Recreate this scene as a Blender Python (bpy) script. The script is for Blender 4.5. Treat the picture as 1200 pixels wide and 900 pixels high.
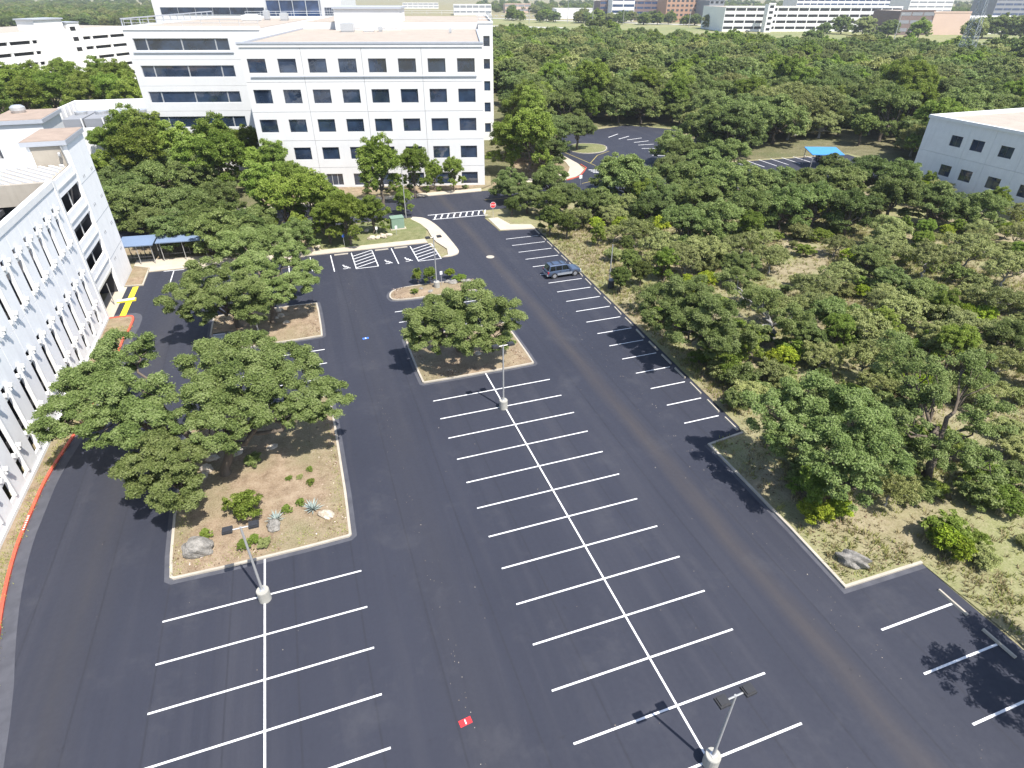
import bpy, bmesh, math, random
import numpy as np
from mathutils import Vector, Matrix

# ------------------------------------------------------------------ camera, world, sun, exposure
scn = bpy.context.scene
for o in list(bpy.data.objects): bpy.data.objects.remove(o)
C = scn.collection
CAM = np.array([-13.236, -42.874, 29.989]); YAW, PIT, ROL, FPX = 0.3335, 0.580, 0.0034, 703.3
_cy, _sy = math.cos(YAW), math.sin(YAW)
FW = np.array([_sy*math.cos(PIT), _cy*math.cos(PIT), -math.sin(PIT)])
_r = np.array([_cy, -_sy, 0.0]); _u = np.cross(_r, FW)
RT = _r*math.cos(ROL) + _u*math.sin(ROL); UP = np.cross(RT, FW)
cd = bpy.data.cameras.new('camera'); cam = bpy.data.objects.new('camera', cd); C.objects.link(cam)
M4 = Matrix.Identity(4)
for i in range(3):
    M4[i][0] = RT[i]; M4[i][1] = UP[i]; M4[i][2] = -FW[i]; M4[i][3] = CAM[i]
cam.matrix_world = M4
cd.sensor_width = 36.0; cd.lens = FPX/1200*36.0; cd.clip_start = 0.5; cd.clip_end = 9000
scn.camera = cam

SUN_AZ = math.radians(155.0)      # clockwise from +Y
SUN_EL = math.radians(60.0)
w = bpy.data.worlds.new('World'); scn.world = w; w.use_nodes = True
nt = w.node_tree; nt.nodes.clear()
sky = nt.nodes.new('ShaderNodeTexSky'); sky.sky_type = 'NISHITA'; sky.sun_disc = False
sky.sun_elevation = SUN_EL; sky.sun_rotation = SUN_AZ; sky.air_density = 1.0; sky.dust_density = 1.2
bg = nt.nodes.new('ShaderNodeBackground'); bg.inputs[1].default_value = 0.115
wo = nt.nodes.new('ShaderNodeOutputWorld')
nt.links.new(sky.outputs[0], bg.inputs[0]); nt.links.new(bg.outputs[0], wo.inputs[0])
sd = bpy.data.lights.new('sun', 'SUN'); sd.energy = 4.5; sd.angle = math.radians(0.53); sd.color = (1.0, 0.955, 0.89)
sun = bpy.data.objects.new('sun', sd); C.objects.link(sun)
_s = Vector((math.cos(SUN_EL)*math.sin(SUN_AZ), math.cos(SUN_EL)*math.cos(SUN_AZ), math.sin(SUN_EL)))
sun.rotation_euler = _s.to_track_quat('Z', 'Y').to_euler(); sun.location = (0, 0, 120)
scn.view_settings.view_transform = 'Standard'; scn.view_settings.look = 'None'
scn.view_settings.gamma = 1.0; scn.view_settings.use_curve_mapping = False
scn.view_settings.exposure = 1.0

# ------------------------------------------------------------------ helpers
rng = np.random.default_rng(7); random.seed(7)
def ray(x, y): return FW + RT*(x-600)/FPX + UP*(450-y)/FPX
def G(x, y, z=0.0):
    d = ray(x, y); t = (z-CAM[2])/d[2]; p = CAM+d*t; return (float(p[0]), float(p[1]))
def px(P):
    d = np.array(P, float)-CAM; zc = d@FW; return 600+FPX*(d@RT)/zc, 450-FPX*(d@UP)/zc, zc
def tag(o, label=None, cat=None, group=None, kind=None):
    if label: o['label'] = label
    if cat: o['category'] = cat
    if group: o['group'] = group
    if kind: o['kind'] = kind
    return o
def empty(name, loc=(0, 0, 0), rz=0.0):
    o = bpy.data.objects.new(name, None); o.location = loc; o.rotation_euler = (0, 0, rz)
    o.empty_display_size = 0.2; C.objects.link(o); return o
def link(name, me, parent=None, loc=None, rz=None, sc=None):
    o = bpy.data.objects.new(name, me); C.objects.link(o)
    if parent is not None: o.parent = parent
    if loc is not None: o.location = loc
    if rz is not None: o.rotation_euler = (0, 0, rz)
    if sc is not None: o.scale = sc if hasattr(sc, '__len__') else (sc, sc, sc)
    return o
class MB:
    def __init__(s): s.v = []; s.f = []; s.m = []; s.mi = 0; s.smooth = False
    def poly(s, pts):
        n = len(s.v); s.v += [tuple(p) for p in pts]; s.f.append(list(range(n, n+len(pts)))); s.m.append(s.mi)
    def box(s, x0, x1, y0, y1, z0, z1):
        n = len(s.v)
        s.v += [(x0,y0,z0),(x1,y0,z0),(x1,y1,z0),(x0,y1,z0),(x0,y0,z1),(x1,y0,z1),(x1,y1,z1),(x0,y1,z1)]
        for q in ((3,2,1,0),(4,5,6,7),(0,1,5,4),(1,2,6,5),(2,3,7,6),(3,0,4,7)): s.f.append([n+i for i in q]); s.m.append(s.mi)
        return s
    def obox(s, c, size, rz=0, rx=0, ry=0):
        R = Matrix.Rotation(rz, 3, 'Z') @ Matrix.Rotation(ry, 3, 'Y') @ Matrix.Rotation(rx, 3, 'X')
        n = len(s.v); a, b, d = size[0]/2, size[1]/2, size[2]/2
        for p in ((-a,-b,-d),(a,-b,-d),(a,b,-d),(-a,b,-d),(-a,-b,d),(a,-b,d),(a,b,d),(-a,b,d)):
            q = R @ Vector(p); s.v.append((q[0]+c[0], q[1]+c[1], q[2]+c[2]))
        for q in ((3,2,1,0),(4,5,6,7),(0,1,5,4),(1,2,6,5),(2,3,7,6),(3,0,4,7)): s.f.append([n+i for i in q]); s.m.append(s.mi)
        return s
    def prism(s, pts, z0, z1):
        n = len(s.v); k = len(pts)
        a = sum(pts[i][0]*pts[(i+1) % k][1]-pts[(i+1) % k][0]*pts[i][1] for i in range(k))
        if a < 0: pts = pts[::-1]
        s.v += [(p[0], p[1], z0) for p in pts]+[(p[0], p[1], z1) for p in pts]
        s.f.append([n+k+i for i in range(k)]); s.f.append([n+i for i in reversed(range(k))]); s.m += [s.mi]*2
        for i in range(k): s.f.append([n+i, n+(i+1) % k, n+k+(i+1) % k, n+k+i]); s.m.append(s.mi)
        return s
    def tube(s, pts, rad, n=8, cap=True):
        pts = [Vector(p) for p in pts]
        if not hasattr(rad, '__len__'): rad = [rad]*len(pts)
        base = len(s.v); prev = None
        for i, p in enumerate(pts):
            t = (pts[min(i+1, len(pts)-1)]-pts[max(i-1, 0)]).normalized()
            if prev is None:
                a = t.orthogonal().normalized()
            else:
                a = (prev-t*prev.dot(t)); a = a.normalized() if a.length > 1e-6 else t.orthogonal().normalized()
            prev = a; b = t.cross(a)
            for k in range(n):
                an = 2*math.pi*k/n; q = p+(a*math.cos(an)+b*math.sin(an))*rad[i]; s.v.append(tuple(q))
        for i in range(len(pts)-1):
            for k in range(n):
                s.f.append([base+i*n+k, base+i*n+(k+1) % n, base+(i+1)*n+(k+1) % n, base+(i+1)*n+k]); s.m.append(s.mi)
        if cap:
            s.f.append([base+k for k in reversed(range(n))]); s.f.append([base+(len(pts)-1)*n+k for k in range(n)]); s.m += [s.mi]*2
        return s
    def lathe(s, prof, n=16, c=(0, 0)):
        base = len(s.v)
        for r, z in prof:
            for k in range(n):
                a = 2*math.pi*k/n; s.v.append((c[0]+r*math.cos(a), c[1]+r*math.sin(a), z))
        for i in range(len(prof)-1):
            for k in range(n):
                s.f.append([base+i*n+k, base+i*n+(k+1) % n, base+(i+1)*n+(k+1) % n, base+(i+1)*n+k]); s.m.append(s.mi)
        s.f.append([base+k for k in reversed(range(n))]); s.f.append([base+(len(prof)-1)*n+k for k in range(n)]); s.m += [s.mi]*2
        return s
    def mesh(s, name, mats, smooth=False, recalc=False):
        me = bpy.data.meshes.new(name); me.from_pydata(s.v, [], s.f)
        if not isinstance(mats, (list, tuple)): mats = [mats]
        for m in mats: me.materials.append(MT[m] if isinstance(m, str) else m)
        if len(mats) > 1:
            me.polygons.foreach_set('material_index', s.m)
        if smooth: me.polygons.foreach_set('use_smooth', [True]*len(me.polygons))
        if recalc:
            bm = bmesh.new(); bm.from_mesh(me); bmesh.ops.recalc_face_normals(bm, faces=bm.faces); bm.to_mesh(me); bm.free()
        me.update(); return me
    def build(s, name, mats, parent=None, smooth=False, loc=None, rz=None, recalc=False):
        return link(name, s.mesh(name, mats, smooth, recalc), parent, loc, rz)

# ------------------------------------------------------------------ materials
MT = {}
def newmat(name):
    m = bpy.data.materials.new(name); m.use_nodes = True; MT[name] = m
    nt = m.node_tree; return m, nt, nt.nodes['Principled BSDF'], nt.links
def node(nt, t, **kw):
    n = nt.nodes.new(t)
    for k, v in kw.items():
        if k in n.inputs: n.inputs[k].default_value = v
        else: setattr(n, k, v)
    return n
def coords(nt): return nt.nodes.new('ShaderNodeTexCoord').outputs['Object']
def geopos(nt): return nt.nodes.new('ShaderNodeNewGeometry').outputs['Position']
def noise(nt, vec, scale, detail=4, rough=.55, stretch=None):
    n = nt.nodes.new('ShaderNodeTexNoise'); n.inputs['Scale'].default_value = scale; n.inputs['Detail'].default_value = detail; n.inputs['Roughness'].default_value = rough
    if stretch:
        mp = nt.nodes.new('ShaderNodeMapping'); mp.inputs['Scale'].default_value = stretch; nt.links.new(vec, mp.inputs[0]); vec = mp.outputs[0]
    nt.links.new(vec, n.inputs['Vector']); return n.outputs['Fac']
def ramp(nt, fac, stops):
    r = nt.nodes.new('ShaderNodeValToRGB'); el = r.color_ramp.elements
    while len(el) < len(stops): el.new(0.5)
    for e, (p, c) in zip(el, stops): e.position = p; e.color = (c[0], c[1], c[2], 1) if hasattr(c, '__len__') else (c, c, c, 1)
    nt.links.new(fac, r.inputs[0]); return r.outputs[0]
def mixc(nt, a, b, fac, mode='MIX'):
    m = nt.nodes.new('ShaderNodeMix'); m.data_type = 'RGBA'; m.blend_type = mode
    for s, v in ((m.inputs['Factor'], fac), (m.inputs['A'], a), (m.inputs['B'], b)):
        if hasattr(v, 'is_output') or isinstance(v, bpy.types.NodeSocket): nt.links.new(v, s)
        elif hasattr(v, '__len__'): s.default_value = (v[0], v[1], v[2], 1)
        else: s.default_value = v
    return m.outputs['Result']
def bump(nt, h, strength=.3, dist=.05):
    b = nt.nodes.new('ShaderNodeBump'); b.inputs['Strength'].default_value = strength; b.inputs['Distance'].default_value = dist
    nt.links.new(h, b.inputs['Height']); return b.outputs[0]
def simple(name, col, rough=.7, var=.12, scale=1.5, metal=0.0, bmp=0, spec=.5, stretch=None, dirt=0.0):
    m, nt, P, L = newmat(name)
    v = coords(nt); f = noise(nt, v, scale, 5, .6, stretch)
    c = ramp(nt, f, [(.25, [x*(1-var) for x in col]), (.75, [min(1, x*(1+var)) for x in col])])
    if dirt:
        f2 = noise(nt, v, .6, 6, .65, (3, 3, .35))
        c = mixc(nt, c, [x*.62 for x in col], ramp(nt, f2, [(.5, 0.0), (.8, dirt)]))
    L.new(c, P.inputs['Base Color']); P.inputs['Roughness'].default_value = rough; P.inputs['Metallic'].default_value = metal
    P.inputs['Specular IOR Level'].default_value = spec
    if bmp: L.new(bump(nt, noise(nt, v, scale*12, 4), bmp, .02), P.inputs['Normal'])
    return m

def m_asphalt():
    m, nt, P, L = newmat('asphalt'); v = geopos(nt)
    big = noise(nt, v, .05, 5, .6); st = noise(nt, v, .55, 5, .6, (1.0, .045, 1)); st2 = noise(nt, v, 2.2, 4, .6, (1.0, .03, 1))
    fine = noise(nt, v, 9, 6, .75); sp = noise(nt, v, 3.0, 5, .6)
    c = ramp(nt, big, [(.3, (.0210, .0235, .0360)), (.7, (.0285, .0310, .0450))])
    c = mixc(nt, c, (.043, .044, .055), ramp(nt, st, [(.50, 0.0), (.75, .55)]))
    c = mixc(nt, c, (.018, .020, .031), ramp(nt, st2, [(.52, 0.0), (.75, .5)]))
    # brown dirt trail along the drive lane east of the double row
    sx = nt.nodes.new('ShaderNodeSeparateXYZ'); L.new(v, sx.inputs[0])
    def mth(op, a, b=None):
        n = nt.nodes.new('ShaderNodeMath'); n.operation = op
        for i, q in enumerate((a, b)):
            if q is None: continue
            if isinstance(q, (int, float)): n.inputs[i].default_value = q
            else: L.new(q, n.inputs[i])
        return n.outputs[0]
    wob = noise(nt, v, .12, 3, .5)
    for (x0, wd, col, am) in ((9.3, 1.1, (.058, .050, .047), .62), (-9.6, 2.2, (.036, .036, .043), .4), (-29.5, 2.0, (.040, .038, .040), .45)):
        d = mth('ABSOLUTE', mth('SUBTRACT', mth('ADD', sx.outputs[0], mth('MULTIPLY', mth('SUBTRACT', wob, .5), 1.1)), x0))
        k = mth('SUBTRACT', 1.0, mth('DIVIDE', d, wd)); k = mth('MAXIMUM', k, 0.0)
        k = mth('MULTIPLY', mth('MULTIPLY', k, am), mth('ADD', mth('MULTIPLY', noise(nt, v, 1.3, 5, .6, (1, .12, 1)), 1.4), .05))
        k = mth('MINIMUM', k, 1.0)
        c = mixc(nt, c, col, k)
    c = mixc(nt, c, (.09, .09, .095), ramp(nt, fine, [(.66, 0.0), (.74, .35)]))
    # paving seams, oil drips and scuffs
    wv = nt.nodes.new('ShaderNodeTexWave'); wv.wave_type = 'BANDS'; wv.bands_direction = 'X'; wv.inputs['Scale'].default_value = .088; wv.inputs['Distortion'].default_value = .6; wv.inputs['Detail'].default_value = 3; wv.inputs['Detail Scale'].default_value = .4; L.new(v, wv.inputs['Vector'])
    c = mixc(nt, c, (.018, .019, .026), ramp(nt, wv.outputs['Fac'], [(0.0, .55), (.004, 0.0)]))
    c = mixc(nt, c, (.016, .016, .020), ramp(nt, noise(nt, v, 1.1, 4, .7), [(.66, 0.0), (.74, .6)]))
    c = mixc(nt, c, (.075, .075, .082), ramp(nt, noise(nt, v, 3.5, 6, .75, (1.0, .16, 1)), [(.66, 0.0), (.78, .55)]))
    c = mixc(nt, c, (.060, .061, .070), ramp(nt, noise(nt, v, .22, 6, .7), [(.55, 0.0), (.75, .45)]))
    c = mixc(nt, c, (.22, .21, .2), ramp(nt, noise(nt, v, 2.6, 7, .8), [(.735, 0.0), (.75, .6)]))
    L.new(c, P.inputs['Base Color'])
    L.new(ramp(nt, sp, [(.3, .62), (.7, .82)]), P.inputs['Roughness']); P.inputs['Specular IOR Level'].default_value = .35
    L.new(bump(nt, noise(nt, v, 26, 3, .7), .35, .012), P.inputs['Normal'])
m_asphalt()
def m_unsealed():
    m, nt, P, L = newmat('unsealed'); v = geopos(nt)
    c = ramp(nt, noise(nt, v, 1.1, 5, .6), [(.3, (.046, .048, .060)), (.7, (.075, .077, .092))])
    L.new(c, P.inputs['Base Color']); P.inputs['Roughness'].default_value = .85
    a = noise(nt, v, .7, 4, .6); 
    L.new(bump(nt, noise(nt, v, 26, 3, .7), .35, .012), P.inputs['Normal'])
m_unsealed()
def m_ground(name, cols, grass=None, s=1.0):
    m, nt, P, L = newmat(name); v = geopos(nt)
    a = noise(nt, v, .09*s, 6, .62); b = noise(nt, v, .7*s, 6, .7); d = noise(nt, v, 6*s, 6, .75)
    c = ramp(nt, b, [(.3, cols[0]), (.5, cols[1]), (.72, cols[2])])
    if grass: c = mixc(nt, c, grass, ramp(nt, a, [(.44, 0.0), (.62, .85)]))
    c = mixc(nt, c, mixc(nt, c, (.35, .3, .22), .35), ramp(nt, d, [(.5, 0.0), (.62, 1.0)]))
    c = mixc(nt, c, (.05, .042, .028), ramp(nt, d, [(.3, .65), (.45, 0.0)]))
    L.new(c, P.inputs['Base Color']); P.inputs['Roughness'].default_value = .95; P.inputs['Specular IOR Level'].default_value = .15
    L.new(bump(nt, mixc(nt, b, d, .5), .9, .12), P.inputs['Normal'])
m_ground('earth', [(.15, .122, .072), (.235, .20, .125), (.31, .27, .18)], (.19, .205, .085))
m_ground('mulch', [(.15, .105, .069), (.245, .182, .123), (.32, .252, .178)], (.18, .162, .09), 1.6)
m_ground('lawn', [(.10, .11, .04), (.145, .155, .065), (.22, .205, .11)], (.12, .145, .055), 1.5)
m_ground('field', [(.16, .16, .075), (.22, .22, .10), (.24, .25, .13)], (.14, .18, .07), .2)
m_ground('woodfloor', [(.075, .068, .038), (.115, .11, .055), (.17, .15, .09)], (.08, .095, .036), .6)
def m_line():
    m, nt, P, L = newmat('line_paint'); v = geopos(nt)
    c = ramp(nt, noise(nt, v, 1.4, 5, .7), [(.3, (.56, .56, .57)), (.6, (.74, .74, .74))])
    c = mixc(nt, c, (.16, .165, .18), ramp(nt, noise(nt, v, 16, 5, .8), [(.56, 0.0), (.70, .8)]))
    c = mixc(nt, c, (.30, .30, .32), ramp(nt, noise(nt, v, .8, 3, .6, (.1, 1, 1)), [(.62, 0.0), (.72, .55)]))
    L.new(c, P.inputs['Base Color']); P.inputs['Roughness'].default_value = .65
m_line()
simple('faded_yellow', (.36, .29, .09), .7, .15, 1.0)
simple('yellow_paint', (.72, .54, .03), .6, .06, 3)
simple('red_paint', (.50, .085, .05), .6, .14, 2.0)
simple('concrete', (.36, .325, .27), .85, .16, 1.2, bmp=.15)
simple('walk', (.42, .37, .295), .85, .10, .8, bmp=.1)
simple('lampbase', (.33, .32, .285), .85, .14, 2.0, bmp=.15, dirt=.5)
simple('precast', (.70, .70, .70), .8, .06, .9, bmp=.06, dirt=.28)
simple('precast_white', (.62, .617, .61), .8, .045, .45, bmp=.03, dirt=.14)
simple('precast_edge', (.74, .74, .73), .8, .05, .9)
simple('precast_gar', (.84, .84, .84), .8, .05, .9, bmp=.06, dirt=.22)
simple('deck', (.34, .305, .255), .9, .14, .5, dirt=.5)
simple('roof_tan', (.33, .285, .24), .95, .12, .35, dirt=.4)
simple('roof_tan2', (.29, .225, .18), .95, .16, .6, dirt=.4)
simple('metal_trim', (.36, .38, .42), .5, .05, 2)
simple('galv', (.55, .56, .57), .42, .08, 4, metal=.6)
simple('pole_metal', (.36, .36, .355), .5, .06, 4, metal=.3)
simple('dark_metal', (.03, .03, .032), .45, .1, 4)
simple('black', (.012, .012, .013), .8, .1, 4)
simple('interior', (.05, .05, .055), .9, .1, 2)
simple('mullion', (.55, .56, .57), .5, .04, 3, metal=.3)
simple('winframe', (.05, .055, .065), .5, .04, 3)
simple('bluecanopy', (.15, .205, .30), .55, .05, .8)
simple('bluetarp', (.05, .22, .50), .55, .08, .8)
simple('cabinet', (.17, .25, .19), .55, .06, 2)
simple('sign_white', (.8, .8, .8), .5, .03, 3)
simple('sign_red', (.55, .02, .025), .45, .03, 3)
simple('sign_blue', (.03, .10, .42), .45, .03, 3)
simple('gcp_red', (.62, .03, .035), .5, .05, 5)
simple('gcp_blue', (.05, .16, .62), .5, .05, 5)
simple('tyre', (.018, .018, .018), .85, .1, 5)
simple('rim', (.55, .56, .58), .3, .04, 5, metal=.8)
simple('plastic', (.035, .036, .04), .6, .1, 5)
simple('tail_red', (.35, .01, .012), .25, .04, 5)
simple('lamp_clear', (.6, .62, .62), .15, .04, 5)
simple('brick_tan', (.40, .24, .16), .9, .08, .3)
simple('far_white', (.74, .73, .71), .85, .05, .1, dirt=.3)
simple('far_gray', (.22, .23, .25), .85, .06, .1)
simple('far_pink', (.56, .41, .33), .85, .05, .1)
simple('far_red', (.50, .10, .09), .85, .1, .1)
simple('far_brown', (.18, .13, .12), .85, .1, .1)
simple('highway', (.36, .35, .32), .9, .06, .05)
simple('steel_lattice', (.30, .33, .35), .5, .05, 1, metal=.3)
simple('bark', (.115, .092, .07), .95, .3, 3.5, bmp=.5, stretch=(1, 1, .25))
simple('bark_pale', (.26, .25, .235), .95, .3, 3.5, bmp=.5, stretch=(1, 1, .25))
simple('agave_leaf', (.26, .31, .29), .6, .12, 3)
def m_rock(name, a, b):
    m, nt, P, L = newmat(name); v = coords(nt)
    f = noise(nt, v, 2.2, 8, .72); c = ramp(nt, f, [(.3, a), (.62, b), (.8, [min(1, x*1.25) for x in b])])
    L.new(c, P.inputs['Base Color']); P.inputs['Roughness'].default_value = .95
    L.new(bump(nt, noise(nt, v, 7, 8, .75), 1.0, .12), P.inputs['Normal'])
m_rock('rock_gray', (.09, .085, .075), (.33, .31, .28)); m_rock('rock_pale', (.25, .20, .14), (.62, .55, .45))
def m_glass(name, col, rough=.04, var=0):
    m, nt, P, L = newmat(name); v = geopos(nt)
    f = noise(nt, v, .35, 3); c = ramp(nt, f, [(.35, [x*.55 for x in col]), (.65, [x*1.3 for x in col])])
    L.new(c, P.inputs['Base Color']); P.inputs['Roughness'].default_value = rough; P.inputs['Specular IOR Level'].default_value = .8; P.inputs['IOR'].default_value = 1.65
    L.new(bump(nt, noise(nt, v, .5, 2), .06, .3), P.inputs['Normal'])
m_glass('glass', (.024, .040, .074)); m_glass('carglass', (.008, .010, .013), .03); m_glass('blueglass', (.03, .06, .14), .08)
def m_carpaint(name, col):
    m, nt, P, L = newmat(name); P.inputs['Base Color'].default_value = (*col, 1); P.inputs['Metallic'].default_value = .45; P.inputs['Roughness'].default_value = .32
    P.inputs['Coat Weight'].default_value = .8; P.inputs['Coat Roughness'].default_value = .05
m_carpaint('paint_blue', (.075, .105, .17)); m_carpaint('paint_silver', (.36, .39, .43)); m_carpaint('paint_white', (.75, .75, .74)); m_carpaint('paint_dark', (.04, .045, .055)); m_carpaint('paint_red', (.3, .03, .03))

def m_leaf(name, dark, mid, light, transl=.25):
    m = bpy.data.materials.new(name); m.use_nodes = True; MT[name] = m; nt = m.node_tree; L = nt.links
    P = nt.nodes['Principled BSDF']; out = nt.nodes['Material Output']
    at = nt.nodes.new('ShaderNodeAttribute'); at.attribute_name = 'tint'
    oi = nt.nodes.new('ShaderNodeObjectInfo')
    c = ramp(nt, at.outputs['Fac'], [(.05, dark), (.45, mid), (.95, light)])
    hs = nt.nodes.new('ShaderNodeHueSaturation')
    mr = nt.nodes.new('ShaderNodeMapRange'); mr.inputs['To Min'].default_value = .480; mr.inputs['To Max'].default_value = .502; L.new(oi.outputs['Random'], mr.inputs[0]); L.new(mr.outputs[0], hs.inputs['Hue'])
    mm = nt.nodes.new('ShaderNodeMath'); mm.operation = 'MULTIPLY'; mm.inputs[1].default_value = 7.31; L.new(oi.outputs['Random'], mm.inputs[0])
    fr = nt.nodes.new('ShaderNodeMath'); fr.operation = 'FRACT'; L.new(mm.outputs[0], fr.inputs[0])
    mr2 = nt.nodes.new('ShaderNodeMapRange'); mr2.inputs['To Min'].default_value = .84; mr2.inputs['To Max'].default_value = 1.36; L.new(fr.outputs[0], mr2.inputs[0]); L.new(mr2.outputs[0], hs.inputs['Value'])
    hs.inputs['Saturation'].default_value = 1.06; L.new(c, hs.inputs['Color'])
    L.new(hs.outputs[0], P.inputs['Base Color']); P.inputs['Roughness'].default_value = .6; P.inputs['Specular IOR Level'].default_value = .18
    tr = nt.nodes.new('ShaderNodeBsdfTranslucent'); L.new(hs.outputs[0], tr.inputs['Color'])
    mx = nt.nodes.new('ShaderNodeMixShader'); mx.inputs[0].default_value = transl
    L.new(P.outputs[0], mx.inputs[1]); L.new(tr.outputs[0], mx.inputs[2]); L.new(mx.outputs[0], out.inputs['Surface'])
m_leaf('leaf_oak', (.068, .100, .032), (.150, .208, .066), (.250, .305, .135), .42)
m_leaf('leaf_elm', (.090, .140, .026), (.180, .262, .055), (.275, .345, .105), .46)
m_leaf('leaf_lime', (.12, .18, .025), (.20, .28, .035), (.30, .36, .06), .3)
m_leaf('leaf_juniper', (.058, .085, .026), (.098, .138, .038), (.145, .18, .055), .3)
m_leaf('leaf_gray', (.135, .16, .058), (.225, .26, .10), (.31, .335, .155), .38)
m_leaf('straw', (.20, .18, .09), (.30, .265, .14), (.40, .36, .21), .3)
m_leaf('straw_green', (.13, .16, .045), (.21, .235, .075), (.30, .31, .12), .3)

# ------------------------------------------------------------------ foliage
def fast_mesh(name, V, nper, mat, tint):
    """V: (n*nper,3) verts, faces of nper consecutive verts"""
    n = len(V)//nper; me = bpy.data.meshes.new(name)
    me.vertices.add(len(V)); me.vertices.foreach_set('co', V.astype(np.float32).ravel())
    me.loops.add(len(V)); me.loops.foreach_set('vertex_index', np.arange(len(V), dtype=np.int32))
    me.polygons.add(n); me.polygons.foreach_set('loop_start', np.arange(0, len(V), nper, dtype=np.int32))
    try: me.polygons.foreach_set('loop_total', np.full(n, nper, dtype=np.int32))
    except Exception: pass
    a = me.attributes.new('tint', 'FLOAT', 'FACE'); a.data.foreach_set('value', np.clip(tint, 0, 1).astype(np.float32))
    me.materials.append(MT[mat]); me.update(calc_edges=True); me.validate(); return me
def unit(a): return a/np.maximum(1e-9, np.linalg.norm(a, axis=-1, keepdims=True))
def leaf_quads(P, N, size, rg, wid=.58):
    n = len(P); r = unit(rg.normal(size=(n, 3))); T = unit(np.cross(N, r)); B = np.cross(N, T)
    l = (size*(.45+1.0*rg.random(n)))[:, None]; w_ = l*wid
    bend = N*l*.12
    return np.stack([P-T*l*.5-bend, P-B*w_*.5+bend*.5, P+T*l*.5-bend, P+B*w_*.5+bend*.5], 1).reshape(-1, 3)
def clumps_for_lobe(c, R, rg, flat=.62, k=26, cr=.30):
    """clump centres over a lobe (flattened ellipsoid) biased to its upper skin"""
    out = []
    for i in range(k):
        d = unit(rg.normal(size=3)); d[2] = d[2]*.9+.22; d = unit(d)
        q = rg.uniform(.55, .95); r = R*cr*rg.uniform(.7, 1.3)
        out.append((c[0]+d[0]*R*q, c[1]+d[1]*R*q, c[2]+d[2]*R*q*flat, r, rg.uniform(0, 1)))
    return out
def crown_mesh(name, cl, size, cover, mat, rg, squash=.8, loose=.22):
    Ps, Ns, Ts = [], [], []
    for (x, y, z, r, t) in cl:
        n = max(20, int(cover*4*math.pi*r*r*.8/(size*size*.29)))
        d = unit(rg.normal(size=(n, 3))); d[:, 2] = np.where(d[:, 2] < -.25, -d[:, 2], d[:, 2])
        lump = 1+.16*np.sin(d[:, 0]*5+x*3)*np.sin(d[:, 1]*5+y*3)*np.cos(d[:, 2]*4+z)+.17*np.sin(d[:, 0]*11+y*5)*np.sin(d[:, 1]*11+x*4+d[:, 2]*6)
        rad = r*lump*(1-loose*np.abs(rg.normal(size=n))**1.6)*np.where(rg.random(n) < .08, 1.22, 1)
        P = np.array([x, y, z])+d*rad[:, None]*np.array([1, 1, squash])
        N = unit(d*.5+rg.normal(size=(n, 3))*.48+np.array([.12, -.25, .6]))
        Ps.append(P); Ns.append(N); Ts.append(np.clip(.28+.45*t+rg.normal(size=n)*.24, 0, 1))
    P = np.concatenate(Ps); N = np.concatenate(Ns); T = np.concatenate(Ts)
    return fast_mesh(name, leaf_quads(P, N, size, rg), 4, mat, T)
def wiggly(a, b, rg, n=6, amp=.12, sag=0.0):
    a = np.array(a, float); b = np.array(b, float); L_ = np.linalg.norm(b-a); out = []
    off = rg.normal(size=(n+1, 3))*amp*L_
    for i in range(n+1):
        t = i/n; p = a+(b-a)*t+off[i]*math.sin(math.pi*t); p[2] += sag*math.sin(math.pi*t)*L_; out.append(p)
    return out
def wood_mesh(name, base, lobes, cl, rg, r0=.28, mat='bark', nbr=3):
    mb = MB(); b = np.array(base, float)
    cen = np.mean([l[0] for l in lobes], axis=0)
    fork = b+(cen-b)*np.array([.22, .22, .42])
    mb.tube([b+np.array([0, 0, -.15]), b+np.array([0, 0, .12])]+wiggly(b+np.array([0, 0, .12]), fork, rg, 4, .08)[1:], [r0*1.5, r0*1.2, r0, r0*.95, r0*.9, r0*.85], 9)
    for (c, R) in lobes:
        p = wiggly(fork, np.array(c)+np.array([0, 0, -.15*R]), rg, 6, .09, .05)
        mb.tube(p, [r0*.62*(1-.75*i/6) for i in range(7)], 7)
        near = sorted(cl, key=lambda q: (q[0]-c[0])**2+(q[1]-c[1])**2+(q[2]-c[2])**2)
        for q in near[:nbr*6:6] if len(near) > nbr*6 else near[:nbr]:
            st = p[3+int(rg.integers(0, 3))]
            mb.tube(wiggly(st, q[:3], rg, 4, .12, .04), [r0*.24, r0*.2, r0*.15, r0*.1, r0*.05], 5)
    return mb.mesh(name, mat, smooth=True)
def make_tree_meshes(name, lobes, seed, leaf='leaf_oak', size=.26, cover=1.5, k=26, cr=.30, flat=.62, r0=.28, bark='bark', base=(0, 0, 0), squash=.8, nbr=3, loose=.28):
    rg = np.random.default_rng(seed); cl = []
    for c, R in lobes: cl += clumps_for_lobe(c, R, rg, flat, int(k*1.7), cr*.76)
    return wood_mesh(name+'_trunk', base, lobes, cl, rg, r0, bark, nbr), crown_mesh(name+'_crown', cl, size, cover, leaf, rg, squash, loose)
def rand_lobes(seed, n, R, h, spread, lr):
    rg = np.random.default_rng(seed); out = []; a0 = rg.uniform(0, 6.28)
    for i in range(n):
        a = a0+i*6.283/n+rg.uniform(-.4, .4); d = R*spread*rg.uniform(.6, 1.1) if n > 1 else 0
        out.append((np.array([d*math.cos(a), d*math.sin(a), h*rg.uniform(.85, 1.08)]), R*lr*rg.uniform(.85, 1.15)))
    return out
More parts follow.
